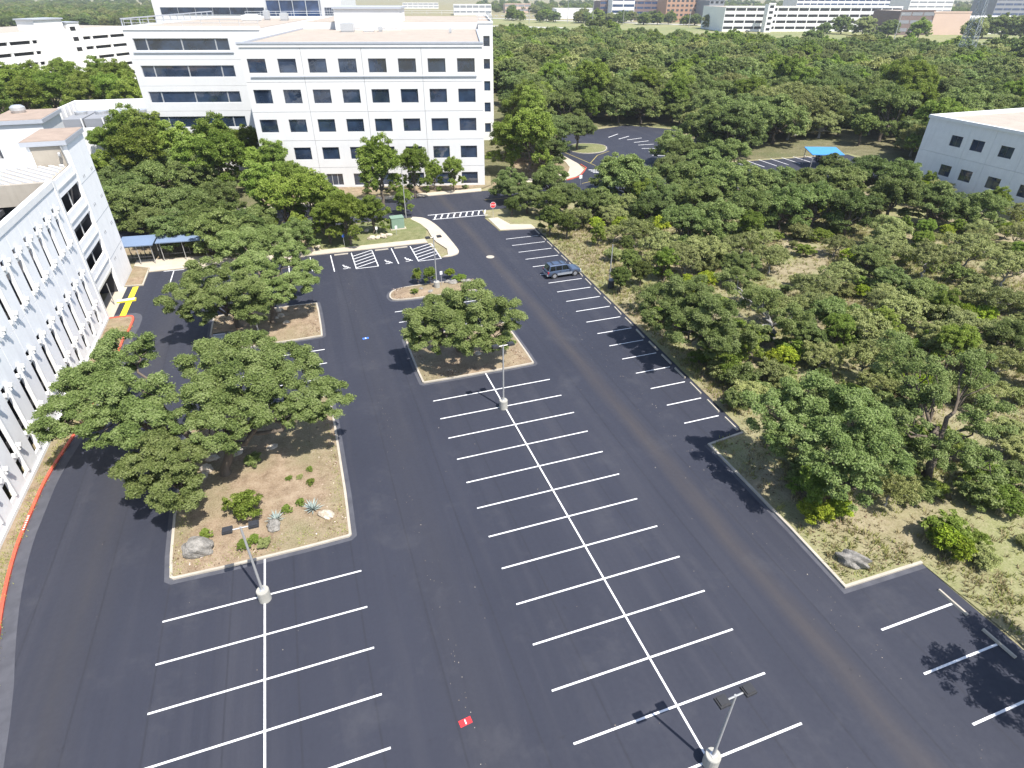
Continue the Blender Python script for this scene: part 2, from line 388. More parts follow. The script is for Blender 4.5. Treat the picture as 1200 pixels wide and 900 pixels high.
# prototypes: key -> (trunk mesh, crown mesh, nominal crown radius, nominal crown centre height)
PR = {}
def proto(key, R, h, n, spread, lr, seed, skirt=0, **kw):
    lb = rand_lobes(seed, n, R, h, spread, lr); 
    if n > 1: lb.append((np.array([0, 0, h*1.18]), R*lr*.95))
    if skirt:
        rg = np.random.default_rng(seed+500)
        for i in range(skirt):
            a = i*6.283/skirt+rg.uniform(-.5, .5); lb.append((np.array([R*.68*math.cos(a), R*.68*math.sin(a), h*rg.uniform(.42, .6)]), R*.36))
    PR[key] = (*make_tree_meshes(key, lb, seed, **kw), R, h)
for i in range(4): proto('oak%d' % i, 4.2, 4.6, 5, .56, .50, 20+i, skirt=(0, 3, 4, 5)[i], size=.21, cover=1.0, k=14, cr=.34, r0=.24, loose=.3)
for i in range(2): proto('elm%d' % i, 3.4, 5.4, 4, .42, .56, 40+i, skirt=3, leaf='leaf_elm', size=.21, cover=1.05, k=15, cr=.33, flat=.95, r0=.20, squash=.95, loose=.3)
for i in range(2): proto('juniper%d' % i, 2.4, 2.9, 3, .36, .62, 50+i, leaf='leaf_juniper', size=.20, cover=1.35, k=18, cr=.33, flat=1.0, r0=.16, squash=1.0)
for i in range(3): proto('mesquite%d' % i, 3.2, 3.0, 5, .58, .48, 60+i, leaf='leaf_gray', size=.18, cover=.55, k=15, cr=.32, flat=.6, r0=.13, loose=.5, nbr=4, bark='bark_pale')
proto('lime0', 1.7, 1.4, 3, .45, .6, 70, leaf='leaf_lime', size=.16, cover=.9, k=12, cr=.36, flat=.8, r0=.06, loose=.4)
for i in range(3): proto('shrub%d' % i, 1.4, .95, 3, .45, .6, 80+i, leaf=('leaf_oak', 'leaf_elm', 'leaf_gray')[i], size=.13, cover=1.0, k=10, cr=.36, flat=.75, r0=.05, loose=.35)
# low-detail crowns for the far wood
proto('grayoak0', 4.0, 4.2, 5, .56, .50, 35, skirt=4, leaf='leaf_gray', size=.21, cover=.9, k=14, cr=.34, r0=.24, loose=.35, bark='bark_pale')
for i in range(4): proto('far%d' % i, 4.2, 3.7, 4, .46, .60, 90+i, skirt=4, leaf=('leaf_oak', 'leaf_gray', 'leaf_elm', 'leaf_oak')[i], size=.42, cover=1.2, k=13, cr=.36, r0=.24, flat=.85)
TREES = []
def put_tree(key, xy, R, rz=None, label='', group=None, name='oak_tree', z=0.0, cat='tree', hs=1.0, parts=('trunk', 'crown')):
    t, c, R0, h0 = PR[key]; s = R/R0
    o = empty(name, (xy[0], xy[1], z), rng.uniform(0, 6.28) if rz is None else rz); o.scale = (s, s, s*hs)
    link(parts[0], t, o); link(parts[1], c, o)
    tag(o, label, cat, group); TREES.append((xy[0], xy[1], R)); return o
def at_crown(key, x, y, R, hs=1.0):
    t, c, R0, h0 = PR[key]; return G(x, y, h0*R/R0*hs)
def custom_tree(name, basepx, lobespx, seed, label, leaf='leaf_oak', size=.13, cover=1.35, k=26, cr=.27, r0=.30, bark='bark', flat=.78, loose=.30, group=None, nbr=3):
    bx, by = G(*basepx); lobes = []
    for (x, y, z, R) in lobespx:
        g = G(x, y, z); lobes.append((np.array([g[0]-bx, g[1]-by, z]), R))
    t, c = make_tree_meshes(name, lobes, seed, leaf=leaf, size=size, cover=cover, k=k, cr=cr, r0=r0, bark=bark, flat=flat, loose=loose, nbr=nbr)
    o = empty(name, (bx, by, 0)); link('trunk', t, o); link('crown', c, o); tag(o, label, 'tree', group)
    for l in lobes: TREES.append((bx+l[0][0], by+l[0][1], l[1]))
    return o

# ------------------------------------------------------------------ ground, roads, lot
def sheet(name, pts, z, mat, kind='structure', parent=None):
    me = bpy.data.meshes.new(name); bm = bmesh.new()
    f = bm.faces.new([bm.verts.new((p[0], p[1], z)) for p in pts])
    f.normal_update()
    if f.normal.z < 0: f.normal_flip()
    bmesh.ops.triangulate(bm, faces=[f]); bm.to_mesh(me); bm.free(); me.materials.append(MT[mat])
    o = link(name, me, parent)
    if kind and parent is None: o['kind'] = kind
    return o
def offset_line(pts, d, closed=False):
    n = len(pts); out = []
    for i in range(n):
        p = Vector(pts[i][:2])
        a = Vector(pts[i-1][:2]) if (closed or i > 0) else None; b = Vector(pts[(i+1) % n][:2]) if (closed or i < n-1) else None
        if a is None: t = (b-p).normalized(); nn = Vector((-t.y, t.x)); out.append(p+nn*d); continue
        if b is None: t = (p-a).normalized(); nn = Vector((-t.y, t.x)); out.append(p+nn*d); continue
        t1 = (p-a).normalized(); t2 = (b-p).normalized(); n1 = Vector((-t1.y, t1.x)); n2 = Vector((-t2.y, t2.x))
        m = (n1+n2); m = m.normalized() if m.length > 1e-4 else n1; k = max(.35, m.dot(n1)); out.append(p+m*(d/k))
    return [(q.x, q.y) for q in out]
def kerb(name, pts, w_, z0, z1, mat, closed=False, parent=None, side=1):
    """extruded band from line pts to its offset by w_ (left for side>0)"""
    A = pts; B = offset_line(pts, w_*side, closed); n = len(A); mb = MB()
    for (P_, z) in ((A, z0), (A, z1), (B, z1), (B, z0)): mb.v += [(p[0], p[1], z) for p in P_]
    m = n if closed else n-1
    for i in range(m):
        j = (i+1) % n
        for r in range(3): mb.f.append([r*n+i, r*n+j, (r+1)*n+j, (r+1)*n+i]); mb.m.append(0)
    if not closed:
        for i in (0, n-1): mb.f.append([i, n+i, 2*n+i, 3*n+i]); mb.m.append(0)
    o = mb.build(name, mat, parent, recalc=True)
    if parent is None: o['kind'] = 'structure'
    return o
def smooth_pts(pts, it=2, closed=False):
    for _ in range(it):
        q = []; n = len(pts)
        if not closed: q.append(pts[0])
        for i in range(n if closed else n-1):
            a, b = pts[i], pts[(i+1) % n]
            q.append((.75*a[0]+.25*b[0], .75*a[1]+.25*b[1])); q.append((.25*a[0]+.75*b[0], .25*a[1]+.75*b[1]))
        if not closed: q.append(pts[-1])
        pts = q
    return pts
sheet('ground', [(-2600, -400), (3200, -400), (3200, 4200), (-2600, 4200)], -.03, 'earth')

red = smooth_pts([(-30.0, -60), (-30.2, -34), (-31.8, -21), G(0, 735), G(18, 650), G(39, 600), G(55.6, 561), G(86, 514), G(105.5, 486), G(129, 447), G(134.7, 435), (-33.2, 20), (-32.9, 23.4)], 2)
red += smooth_pts([(-32.9, 23.4), (-32.9, 26.6), (-34.2, 26.75), (-35.5, 26.75)], 2)[1:]
EDGE = [G(628, 267), G(735, 371), G(866, 500)]
NOTCH = [G(869, 507), G(829, 521), G(927, 622), G(990, 690), G(1081, 661)]
ramp_r = smooth_pts([(2.9, 50.6), (4.4, 49.6), (5.45, 44.6), (5.75, 35.5), (5.6, 33.4), (4.3, 32.6), (2.9, 32.7)], 2)
lot = list(red)+[(-35.5, 35.6), (-33.4, 35.2), (-33.5, 39.6), (-27, 39.4), (-13, 38.95), (2.3, 38.75)]+ramp_r[::-1]+[(2.9, 51.2), (14.0, 51.2), (13.4, 46.6), (13.5, 40.3), EDGE[0], EDGE[1], EDGE[2]]+NOTCH+[(19.6, -36), (19.9, -75), (-30, -75)]
LOT = sheet('parking_lot', lot, 0.0, 'asphalt')
sheet('road', smooth_pts([(-70, 49), (-20, 50.8), (2.9, 50.9), (14.2, 50.8), (30, 50.5), (70, 48), (100, 46), (102, 64), (72, 66), (67, 73), (82, 100), (72, 110), (50, 104), (42, 86), (42, 71), (36, 64), (18, 61.7), (5, 61.8), (-20, 62.6), (-70, 64)], 0), -.004, 'asphalt')
# light, unsealed strips along kerbs
def ring(name, pts, w_):
    o = kerb(name, pts, w_, .002, .004, 'unsealed', True, LOT, side=-1); return o
# verge on the east side and wood floor
sheet('verge', [(13.2, 46.9), (40, 50), (70, 47.5), (130, 44), (140, -10), (60, -75), (20.2, -75), (19.9, -36), NOTCH[4], NOTCH[3], NOTCH[2], NOTCH[1], NOTCH[0], EDGE[2], EDGE[1], EDGE[0], (13.6, 40.4)], .03, 'earth')
sheet('wood_floor', [(19, 62), (36, 64.5), (41, 71.5), (41, 87), (49, 106), (72, 112), (84, 101), (70, 74), (74, 67), (103, 65), (105, 45), (140, 40), (420, 120), (430, 250), (250, 560), (40, 560), (30, 160), (22, 72)], -.012, 'woodfloor')
sheet('west_grounds', [(-70, 64.5), (-20, 63), (-20, 72), (-30, 98), (-50, 160), (-130, 330), (-230, 300), (-140, 60), (-80, 46)], -.012, 'woodfloor')
# islands -----------------------------------------------------------
def island(name, pts, label=None, soil='mulch', it=1, mound=.16):
    pts = pts if it == 0 else smooth_pts(pts, it, True)
    a = sum(pts[i][0]*pts[(i+1) % len(pts)][1]-pts[(i+1) % len(pts)][0]*pts[i][1] for i in range(len(pts)))
    if a < 0: pts = pts[::-1]
    inner = offset_line(pts, .17, True); cx = sum(p[0] for p in pts)/len(pts); cy = sum(p[1] for p in pts)/len(pts)
    mb = MB(); n = len(inner); K = 6
    for r in range(K):
        k = 1-r/K*1.0
        for p in inner:
            x = cx+(p[0]-cx)*k; y = cy+(p[1]-cy)*k
            mb.v.append((x, y, .10+mound*(1-k*k)+(.05*math.sin(x*2.1+y)*math.cos(y*1.7) if r else 0)))
    mb.v.append((cx, cy, .10+mound))
    for r in range(K-1):
        for i in range(n): j = (i+1) % n; mb.f.append([r*n+i, r*n+j, (r+1)*n+j, (r+1)*n+i]); mb.m.append(0)
    for i in range(n): mb.f.append([(K-1)*n+i, (K-1)*n+(i+1) % n, K*n]); mb.m.append(0)
    o = mb.build(name, soil, None, smooth=True); o['kind'] = 'structure'
    kerb('kerb', pts, .17, -.02, .13, 'concrete', True, o)
    ring('unsealed_strip', pts, .32)
    return o
def rc(x0, x1, y0, y1, c=.25):
    return [(x0+c, y0), (x1-c, y0), (x1, y0+c), (x1, y1-c), (x1-c, y1), (x0+c, y1), (x0, y1-c), (x0, y0+c)]
I1 = island('planting_island', [(-24.7, -13.65), (-14.4, -13.6), (-14.05, -13.3), (-14.0, 2.8), (-14.3, 4.0), (-24.9, 4.2), (-25.3, 3.8), (-25.5, -6), (-25.1, -13.3)], it=1)
I2 = island('planting_island', rc(-6.0, 5.0, 2.95, 12.0), it=1)
I3 = island('planting_island', [(-5.9, 22.2), (-5.5, 23.8), (-4.2, 24.6), (0, 24.75), (4.4, 24.3), (5.4, 23.2), (5.3, 21.7), (4.6, 20.95), (0, 20.95), (-5.4, 21.1)], it=2, mound=.3)
I4 = island('planting_island', rc(-24.9, -13.8, 15.1, 23.6), it=1)
# east kerb, red kerb, walks -----------------------------------------
kerb('kerb', NOTCH, .18, -.02, .13, 'concrete', False, None, side=1)
kerb('red_kerb', red, .20, -.02, .14, 'red_paint', False, None, side=1)
kerb('unsealed_strip', red, .75, .002, .004, 'unsealed', False, LOT, side=-1)
kerb('unsealed_strip', NOTCH[1:], .3, .002, .004, 'unsealed', False, LOT, side=-1)
sheet('garage_verge', red+[(-35.62, 26.75), (-35.62, -60)], .09, 'mulch')
sheet('lawn', [(-12, 40.5), (2.2, 40.3), (3.3, 44), (3.2, 46.8), (2.2, 50.2), (-14, 50.2)], .11, 'lawn')
sheet('west_bed', [(-35.4, 44.4), (-27.7, 43.2), (-14, 42.2), (-14, 50), (-40, 49.5), (-60, 49), (-60, 44)], .05, 'mulch')
sheet('entry_bed', [(-20, 63.4), (18, 63.3), (20, 65), (-19, 75.2)], .08, 'mulch')
sheet('east_bed', [(19, 63), (35, 65), (40.5, 72), (40.5, 86), (32, 84), (24, 72)], .04, 'mulch')
MB().prism([(-13, 38.95), (2.3, 38.75), (2.2, 40.3), (-12, 40.45), (-14, 42.2), (-27.7, 43.2), (-35.5, 44.4), (-35.5, 42.2), (-33.5, 40.9), (-33.5, 39.6), (-27, 39.4)], -.02, .13).build('sidewalk', 'walk')['kind'] = 'structure'
wk = [(2.5, 50.75)]+ramp_r[:-1]+[(3.9, 33.2), (4.3, 35.4), (3.5, 38.6), (3.35, 41), (3.45, 44), (3.0, 47), (2.0, 49.8)]
MB().prism(wk, -.02, .126).build('sidewalk', 'walk')['kind'] = 'structure'
MB().prism([(-25, 62.4), (5, 61.6), (17, 61.5), (17.5, 63.2), (5, 63.4), (-25, 64.2)], -.02, .12).build('sidewalk', 'walk')['kind'] = 'structure'
MB().prism(smooth_pts([(22, 64.5), (34, 63.8), (37.8, 65.5), (41.8, 71), (41.7, 85), (40.0, 85), (39.8, 74), (36.2, 67.2), (22, 66.4)], 1, True), -.02, .12).build('sidewalk', 'walk')['kind'] = 'structure'
MB().prism([(34, 48.6), (60, 46.6), (60, 48.3), (34, 50.2)], -.02, .12).build('sidewalk', 'walk')['kind'] = 'structure'
MB().prism([(13.6, 46.3), (13.7, 40.5), (19.0, 39.5), (19.0, 41.5), (16, 42.5), (15.2, 46.3)], -.02, .12).build('concrete_pad', 'walk')['kind'] = 'structure'
kerb('red_kerb', [(42.0, 74), (41.9, 71), (40.6, 69), (37.9, 65.3), (34.5, 63.7)], .14, -.02, .15, 'red_paint', False, None, side=1)
# little grass patch at the garage, apron
g1 = MB().prism([(-35.5, 35.8), (-33.55, 35.4), (-33.6, 40.7), (-35.5, 41.9)], -.02, .10).build('lawn', 'mulch'); g1['kind'] = 'structure'
kerb('kerb', [(-35.5, 35.62), (-33.4, 35.22), (-33.45, 40.8)], .17, -.02, .13, 'concrete', False, None, side=1)
MB().prism([(-37, 27.2), (-35.2, 27.1), (-35.2, 35.4), (-37, 35.4)], -.02, .02).build('apron', 'walk')['kind'] = 'structure'
# stone island in the far loop
island('planting_island', [G(664, 177), G(685, 181), G(712, 178), G(710, 169), G(668, 168)], it=2, soil='lawn')

# markings (each a part of the lot) -----------------------------------
def stripe(a, b, w_=.11, mat='line_paint', name='parking_stripe', z=.008):
    a = Vector(a); b = Vector(b); t = (b-a).normalized(); n = Vector((-t.y, t.x))*w_/2
    mb = MB(); mb.poly([(*(a-n), 0), (*(b-n), 0), (*(b+n), 0), (*(a+n), 0)]); 
    c = (a+b)/2; mb.v = [(x-c.x, y-c.y, 0) for x, y, _ in mb.v]
    return mb.build(name, mat, LOT, loc=(c.x, c.y, z))
W = 2.74
for k in range(0, 16): stripe((-5.66, -W*k), (5.31, -W*k))
stripe((0, 2.9), (0, -41.5), z=.0075, name='centre_stripe')
for m in range(0, 9): stripe((-25.03, -16.53-W*m), (-13.92, -16.53-W*m))
stripe((-19.55, -13.65), (-19.55, -39), z=.0075, name='centre_stripe')
for y in (18.4, 15.75, 13.1): stripe((-5.85, y), (5.3, y))
stripe((-.95, 20.9), (-.95, 12.1), z=.0075, name='centre_stripe'); stripe((.9, 20.9), (.9, 18.9), z=.0075, name='centre_stripe')
for y in (12.35, 9.6, 6.85): stripe((-24.9, y), (-13.9, y))
stripe((-19.4, 15), (-19.4, 4.4), z=.0075, name='centre_stripe')
def edge_x(y):
    pts = EDGE
    for a, b in zip(pts, pts[1:]):
        if min(a[1], b[1]) <= y <= max(a[1], b[1]): t = (y-a[1])/(b[1]-a[1]); return a[0]+t*(b[0]-a[0])
    return pts[0][0] if y > pts[0][1] else pts[-1][0]
for k in range(18):
    y = -9.85+W*k; stripe((13.35, y), (edge_x(y)-.75, y))
for y, xe in ((-30.15, 18.5), (-32.9, 18.5), (-35.65, 18.6), (-38.4, 18.6)): stripe((13.2, y), (xe, y), .12)
for k, x in enumerate((-30.5, -27.7, -24.9, -22.05, -19.3, -16.6, -13.8)): stripe((x, 39.0-(.6 if k else 0)), (x, 33.4 if k else 34.2))
stripe((-31.7, 39.35), (-29.3, 39.2), .14)
for x in (-11.15, -8.4, -5.6, -2.95, -.3, 2.75): stripe((x, 38.3), (x, 32.35), .12)
for (x0, x1) in ((-8.4, -5.6), (-.3, 2.75)):
    stripe((x0, 32.4), (x1, 32.4), .12, z=.0075)
    for k in range(5): stripe((x0, 32.7+k*1.05), (x1, 34.3+k*1.05), .14, z=.0070, name='hatch_stripe')
for k in range(9): stripe((5.6+k*1.02, 48.9), (6.4+k*1.02, 51.0), .2, name='crosswalk_stripe')
stripe((5.3, 48.8), (14.1, 48.3), .18, name='crosswalk_edge'); stripe((5.0, 51.1), (14.2, 50.9), .18, name='crosswalk_edge')
stripe((-34.25, 35.2), (-34.3, 26.95), .62, 'yellow_paint', 'yellow_band', .009)
bi = empty('entry_island', (-34.55, 31.1, 0), .05); tag(bi, 'small yellow and white raised island at the garage entrance', 'traffic island')
MB().box(-.95, .85, -.22, .32, 0, .16).build('top', 'precast_edge', bi); MB().box(-.95, .98, -.34, -.22, 0, .165).build('south_kerb', 'yellow_paint', bi); MB().box(.85, .98, -.22, .32, 0, .165).build('end_kerb', 'yellow_paint', bi)
stripe((16, 56.3), (24, 56.2), .12, 'faded_yellow', 'lane_stripe'); stripe((-30, 56.6), (-8, 56.4), .12, 'faded_yellow', 'lane_stripe')
for a, b in ((G(658, 177), G(698, 194)), (G(714, 177), G(700, 182)), (G(700, 182), G(692, 191)), (G(682, 215), G(700, 211))): stripe(a, b, .16, 'faded_yellow', 'lane_stripe')
for k in range(3): stripe((41.8, 67.5+k*1.0), (49.5, 64.6+k*1.0), .35, name='crosswalk_stripe')
for a, b in (((713, 161), (724, 157)), ((725, 163), (737, 159.6)), ((735, 164), (752, 161.6)), ((743, 167), (760, 165)), ((748, 170), (766, 169)), ((752, 174), (774, 174)), ((760, 178), (778, 178)), ((764, 182), (780, 182.5))): stripe(G(*a), G(*b), .22)
for k in range(7): stripe((74+k*3.0, 66), (74+k*3.0, 60.3), .18)
# faded white stencil strokes on the red kerb
_k0 = np.array(G(36, 606)); _k1 = np.array(G(30, 622)); 
for k in range(7):
    c = _k0+(_k1-_k0)*k/6; mb = MB(); mb.box(-.055, .055, -.05, .05, 0, .002); mb.build('stencil_mark', 'line_paint', LOT, loc=(float(c[0])-.08, float(c[1]), .1415), rz=.2)
# wheelchair symbols
def wheelchair(x, y):
    mb = MB(); n = 18; r0, r1 = .30, .42
    for i in range(14):
        a = -2.4+i*4.1/14; b = -2.4+(i+1)*4.1/14
        mb.poly([(r0*math.cos(a), r0*math.sin(a)-.2, 0), (r1*math.cos(a), r1*math.sin(a)-.2, 0), (r1*math.cos(b), r1*math.sin(b)-.2, 0), (r0*math.cos(b), r0*math.sin(b)-.2, 0)])
    def bar(a, b, w_=.13):
        a = Vector(a); b = Vector(b); t = (b-a).normalized(); q = Vector((-t.y, t.x))*w_/2; mb.poly([(*(a-q), .0008), (*(b-q), .0008), (*(b+q), .0008), (*(a+q), .0008)])
    bar((-.1, .55), (-.02, -.05)); bar((-.06, .0), (.38, -.02)); bar((.36, .02), (.52, -.5)); bar((-.06, .3), (.28, .28)); bar((.5, -.48), (.68, -.44))
    mb.poly([(-.12+.13*math.cos(i*.628), .72+.13*math.sin(i*.628), 0) for i in range(10)])
    mb.build('wheelchair_symbol', 'line_paint', LOT, loc=(x, y, .0082), recalc=True)
for x in (-9.75, -4.3, -1.65): wheelchair(x, 33.4)
# manhole
mh = MB(); mh.lathe([(.55, 0), (.55, .012)], 20); mh.build('manhole_cover', 'concrete', LOT, loc=(*G(574.5, 301), .002))

# ------------------------------------------------------------------ buildings
def uv(x, y, P, d):
    """pixel on the vertical plane through P along unit d -> (distance along d, height)"""
    n = np.array([-d[1], d[0]]); r = ray(x, y); t = ((np.array(P)-CAM[:2])@n)/(r[:2]@n); q = CAM+r*t
    return float((q[:2]-np.array(P))@np.array(d)), float(q[2])
_cache = {}
def panel_mesh(w_, h, holes, t=.30, mat='precast_white'):
    key = ('p', round(w_, 3), round(h, 3), tuple(tuple(round(q, 3) for q in k) for k in holes), mat)
    if key in _cache: return _cache[key]
    mb = MB()
    if not holes: mb.box(0, w_, 0, t, 0, h)
    else:
        z0, z1 = holes[0][2], holes[0][3]
        if z0 > 0.01: mb.box(0, w_, 0, t, 0, z0)
        if z1 < h-.01: mb.box(0, w_, 0, t, z1, h)
        x = 0
        for a, b, _, _ in sorted(holes):
            if a > x+.01: mb.box(x, a, 0, t, z0, z1)
            x = b
        if x < w_-.01: mb.box(x, w_, 0, t, z0, z1)
    _cache[key] = mb.mesh('panel', mat); return _cache[key]
def window_meshes(w_, h, nm=0, fr='winframe', gl='glass', fw=.07):
    key = ('w', round(w_, 3), round(h, 3), nm, fr, gl)
    if key in _cache: return _cache[key]
    f = MB(); f.box(0, w_, 0, .08, 0, fw); f.box(0, w_, 0, .08, h-fw, h); f.box(0, fw, 0, .08, fw, h-fw); f.box(w_-fw, w_, 0, .08, fw, h-fw)
    for i in range(nm): x = w_*(i+1)/(nm+1); f.box(x-fw/2, x+fw/2, 0, .08, fw, h-fw)
    g = MB(); g.box(fw*.5, w_-fw*.5, .04, .07, fw*.5, h-fw*.5)
    _cache[key] = (f.mesh('window', fr), g.mesh('pane', gl)); return _cache[key]
def add_window(parent, x, y, z, w_, h, rz=0, nm=0, fr='winframe', gl='glass'):
    f, g = window_meshes(w_, h, nm, fr, gl); o = link('window', f, parent, (x, y, z), rz); link('pane', g, o); return o
def railing(parent, pts, h=1.1, step=2.6, mat='galv'):
    mb = MB()
    for a, b in zip(pts, pts[1:]):
        a = Vector(a); b = Vector(b); n = max(1, round((b-a).length/step))
        for i in range(n+1):
            p = a+(b-a)*i/n; mb.tube([p, p+Vector((0, 0, h))], .045, 6)
        for z in (h, h*.5): mb.tube([a+Vector((0, 0, z)), b+Vector((0, 0, z))], .045, 6)
    return mb.build('railing', mat, parent)

# --- main office block: local x runs right along the front, y runs back
OA = np.array([18.8, 65.2]); OB = np.array([-18.9, 75.4]); OL = float(np.linalg.norm(OB-OA)); OE = (OB-OA)/OL
ORZ = math.atan2(-OE[1], -OE[0])
office = empty('office_building', (OA[0], OA[1], 0), ORZ)
tag(office, 'white five-storey office building with square dark windows and flat tan roof', 'building')
zj = [-.1, 3.55, 8.10, 12.70, 17.25, 22.3]; wrow = [(.37, 2.42), (4.90, 6.95), (9.45, 11.51), (14.0, 16.11), (18.6, 20.66)]
uj = [0, 10.0, 19.7, 29.4, 39.05]; wu = [(1.28+4.85*k, 4.18+4.85*k) for k in range(8)]
MB().box(-38.6, -.45, .45, 46, -.1, 22.6).build('core', 'precast_white', office)
for j in range(5):
    for i in range(4):
        a, b = uj[i], uj[i+1]
        hs = [(b-.012-q, b-.012-p, wrow[j][0]-zj[j], wrow[j][1]-zj[j]) for p, q in wu if p > a and q < b]
        link('wall_panel', panel_mesh(b-a-.05, zj[j+1]-zj[j]-.05, [(p_-.013, q_-.013, r_, t_) for p_, q_, r_, t_ in hs]), office, (-b+.025, 0, zj[j]))
        for p, q in wu:
            if p > a and q < b and not (j == 0 and abs(p-25.5) < .5): add_window(office, -q, .16, wrow[j][0], q-p, wrow[j][1]-wrow[j][0])
# entrance doors in the ground floor
f, g = window_meshes(2.9, 2.05, 2, 'mullion')
en = link('door', f, office, (-28.43, .16, .37)); link('pane', g, en)
MB().box(-39.2, .15, -.12, .5, 22.28, 22.75).build('parapet', 'precast_white', office)
MB().box(-39.25, .2, -.2, .55, 22.75, 23.0).build('coping', 'metal_trim', office)
for a_, b_, c_ in ((-39.2, -38.75, 46), (-.3, .15, 40)): MB().box(a_, b_, .5, c_, 22.28, 22.95).build('side_parapet', 'metal_trim', office)
MB().box(-38.0, -1.0, -.16, .0, 17.95, 18.12).build('ledge', 'metal_trim', office)
MB().box(-38.7, -.3, .5, 46, 22.6, 22.66).build('roof', 'roof_tan', office)
# side walls of the front block
for x0, nm in ((-39.05, 'side_wall'), (-.3, 'side_wall')): MB().box(x0, x0+.3, .3, 40, -.1, 22.3).build(nm, 'precast_white', office)
# left wing
MB().box(-62.4, -39.05, 14.45, 60, -.1, 24.3).build('wing_core', 'precast_white', office)
lw = [22.75-4.28*k for k in range(5)]; wing_u = (39.1, 62.8)
for k, zt in enumerate(lw):
    zb = zt-1.92; lo = -.1 if k == 4 else lw[k+1]+.95; hi = 24.0 if k == 0 else zt+.95
    link('wall_panel', panel_mesh(23.67, hi-lo-.03, [(1.25, 17.75, zb-lo, zt-lo)]), office, (-62.8, 14, lo))
    xs = [61.55, 59.3, 53.25, 47.35, 45.05]
    for a, b in zip(xs, xs[1:]): add_window(office, -a+.03, 14.14, zb, a-b-.06, 1.92, 0, 0, 'mullion')
MB().box(-62.9, -39.2, 13.9, 14.45, 24.0, 24.6).build('wing_parapet', 'precast_white', office)
MB().box(-62.0, -44.5, 13.85, 14.0, 20.45, 20.6).build('wing_ledge', 'metal_trim', office)
MB().box(-62.8, -62.4, 14.45, 60, -.1, 24.6).build('wing_side_wall', 'precast_white', office)
MB().box(-62.4, -39.05, 14.45, 60, 24.3, 24.36).build('wing_roof', 'roof_tan', office)
railing(office, [(-62.3, 14.3, 24.6), (-39.3, 14.3, 24.6)], 1.0, 3.2)
scr = MB(); scr.box(-62.8, -62.65, 14.3, 60, 25.6, 25.8)
for k in range(14): scr.box(-62.8, -62.65, 14.4+k*3.5, 14.55+k*3.5, 24.6, 25.6)
scr.build('roof_screen', 'metal_trim', office)
# rear block and right wing
MB().box(-62.4, 3.1, 46.2, 84, -.1, 24.0).build('rear_core', 'precast_white', office)
rw = [21.66-4.47*k for k in range(5)]
for k, zt in enumerate(rw):
    lo = -.1 if k == 4 else rw[k+1]+1.0; hi = 24.0 if k == 0 else zt+1.0
    link('wall_panel', panel_mesh(3.2, hi-lo-.03, [(1.1, 2.5, zt-2.0-lo, zt-lo)]), office, (.18, 40, lo))
    add_window(office, 1.28, 40.14, zt-2.0, 1.4, 2.0)
MB().box(.3, 3.38, 40.3, 46.2, -.1, 24.0).build('right_wing_core', 'precast_white', office)
MB().box(3.1, 3.4, 46.2, 84, -.1, 24.4).build('right_wing_wall', 'precast_white', office)
MB().box(-38.5, 3.2, 46.2, 84, 24.0, 24.06).build('rear_roof', 'roof_tan', office)
MB().box(.1, 3.45, 39.9, 40.4, 24.0, 24.4).box(3.1, 3.45, 40.4, 46.2, 24.0, 24.4).build('right_wing_parapet', 'precast_white', office)
railing(office, [(.3, 40.2, 24.4), (3.3, 40.2, 24.4), (3.3, 83, 24.4), (-62, 83, 24.1)], 1.0, 4.2)
# penthouse, roof units, vents
MB().box(-31, -16.8, 42.5, 55, 22.66, 26.6).build('penthouse', 'precast_white', office)
MB().box(-31.3, -16.5, 42.2, 55.3, 26.6, 27.0).build('penthouse_coping', 'metal_trim', office)
pd = MB()
for i in range(5): pd.box(-30.2+i*2.7, -28.2+i*2.7, 42.44, 42.5, 23.0, 25.6)
pd.build('penthouse_panels', 'far_white', office)
def roof_unit(x, y, w_, d, h, z=22.66, mat='galv'):
    mb = MB(); mb.box(x, x+w_, y, y+d, z+.25, z+h); mb.box(x+.1, x+w_-.1, y+.1, y+d-.1, z, z+.25); mb.box(x+.15*w_, x+.85*w_, y+.15*d, y+.85*d, z+h, z+h+.12)
    return mb.build('roof_unit', mat, office)
roof_unit(-28.5, 34, 2.6, 3, 1.6); roof_unit(-24.0, 35, 2.2, 2.2, .5, mat='far_white'); roof_unit(-21.0, 36, .9, .9, .9)
roof_unit(-50, 40, 3.5, 2.5, 1.1, 24.36, 'far_white'); roof_unit(-43, 44, 1.6, 1.6, 1.4, 24.36); roof_unit(-47, 46, 1.2, 1.2, 1.8, 24.36)
roof_unit(-6, 30, .6, .6, .8)

# --- rear glass office
_rd = (math.cos(ORZ), math.sin(ORZ)); _rp = (-12.0, 185.0)
_u0 = uv(179, 8, _rp, _rd)[0]; _u1 = uv(400, 8, _rp, _rd)[0]; _b0 = uv(315, 8, _rp, _rd)[0]; _b1 = uv(376, 8, _rp, _rd)[0]
rear = empty('office_block', (*_rp, 0), ORZ); tag(rear, 'white office block with blue glass bay behind the five-storey building roof', 'building')
MB().box(_u0, _u1, 0, 30, 0, 27.5).build('wall', 'precast_white', rear)
for k in range(6):
    z = 1.6+4.4*k
    for x0, x1 in ((_u0+2, _b0-1.5), (_b1+1, _u1-.8)): add_window(rear, x0, -.1, z, x1-x0, 2.0, 0, 5, 'mullion')
MB().box(_b0, _b1, -2.5, -.02, 0, 28).build('glass_bay', 'blueglass', rear)
for k in range(7): MB().box(_b0-.1, _b1+.1, -2.62, -2.5, 1.0+4.4*k, 1.25+4.4*k).build('mullion', 'mullion', rear)
for k in range(5): MB().box(_b0+k*(_b1-_b0)/4-.08, _b0+k*(_b1-_b0)/4+.08, -2.66, -2.5, 0, 28).build('mullion', 'mullion', rear)

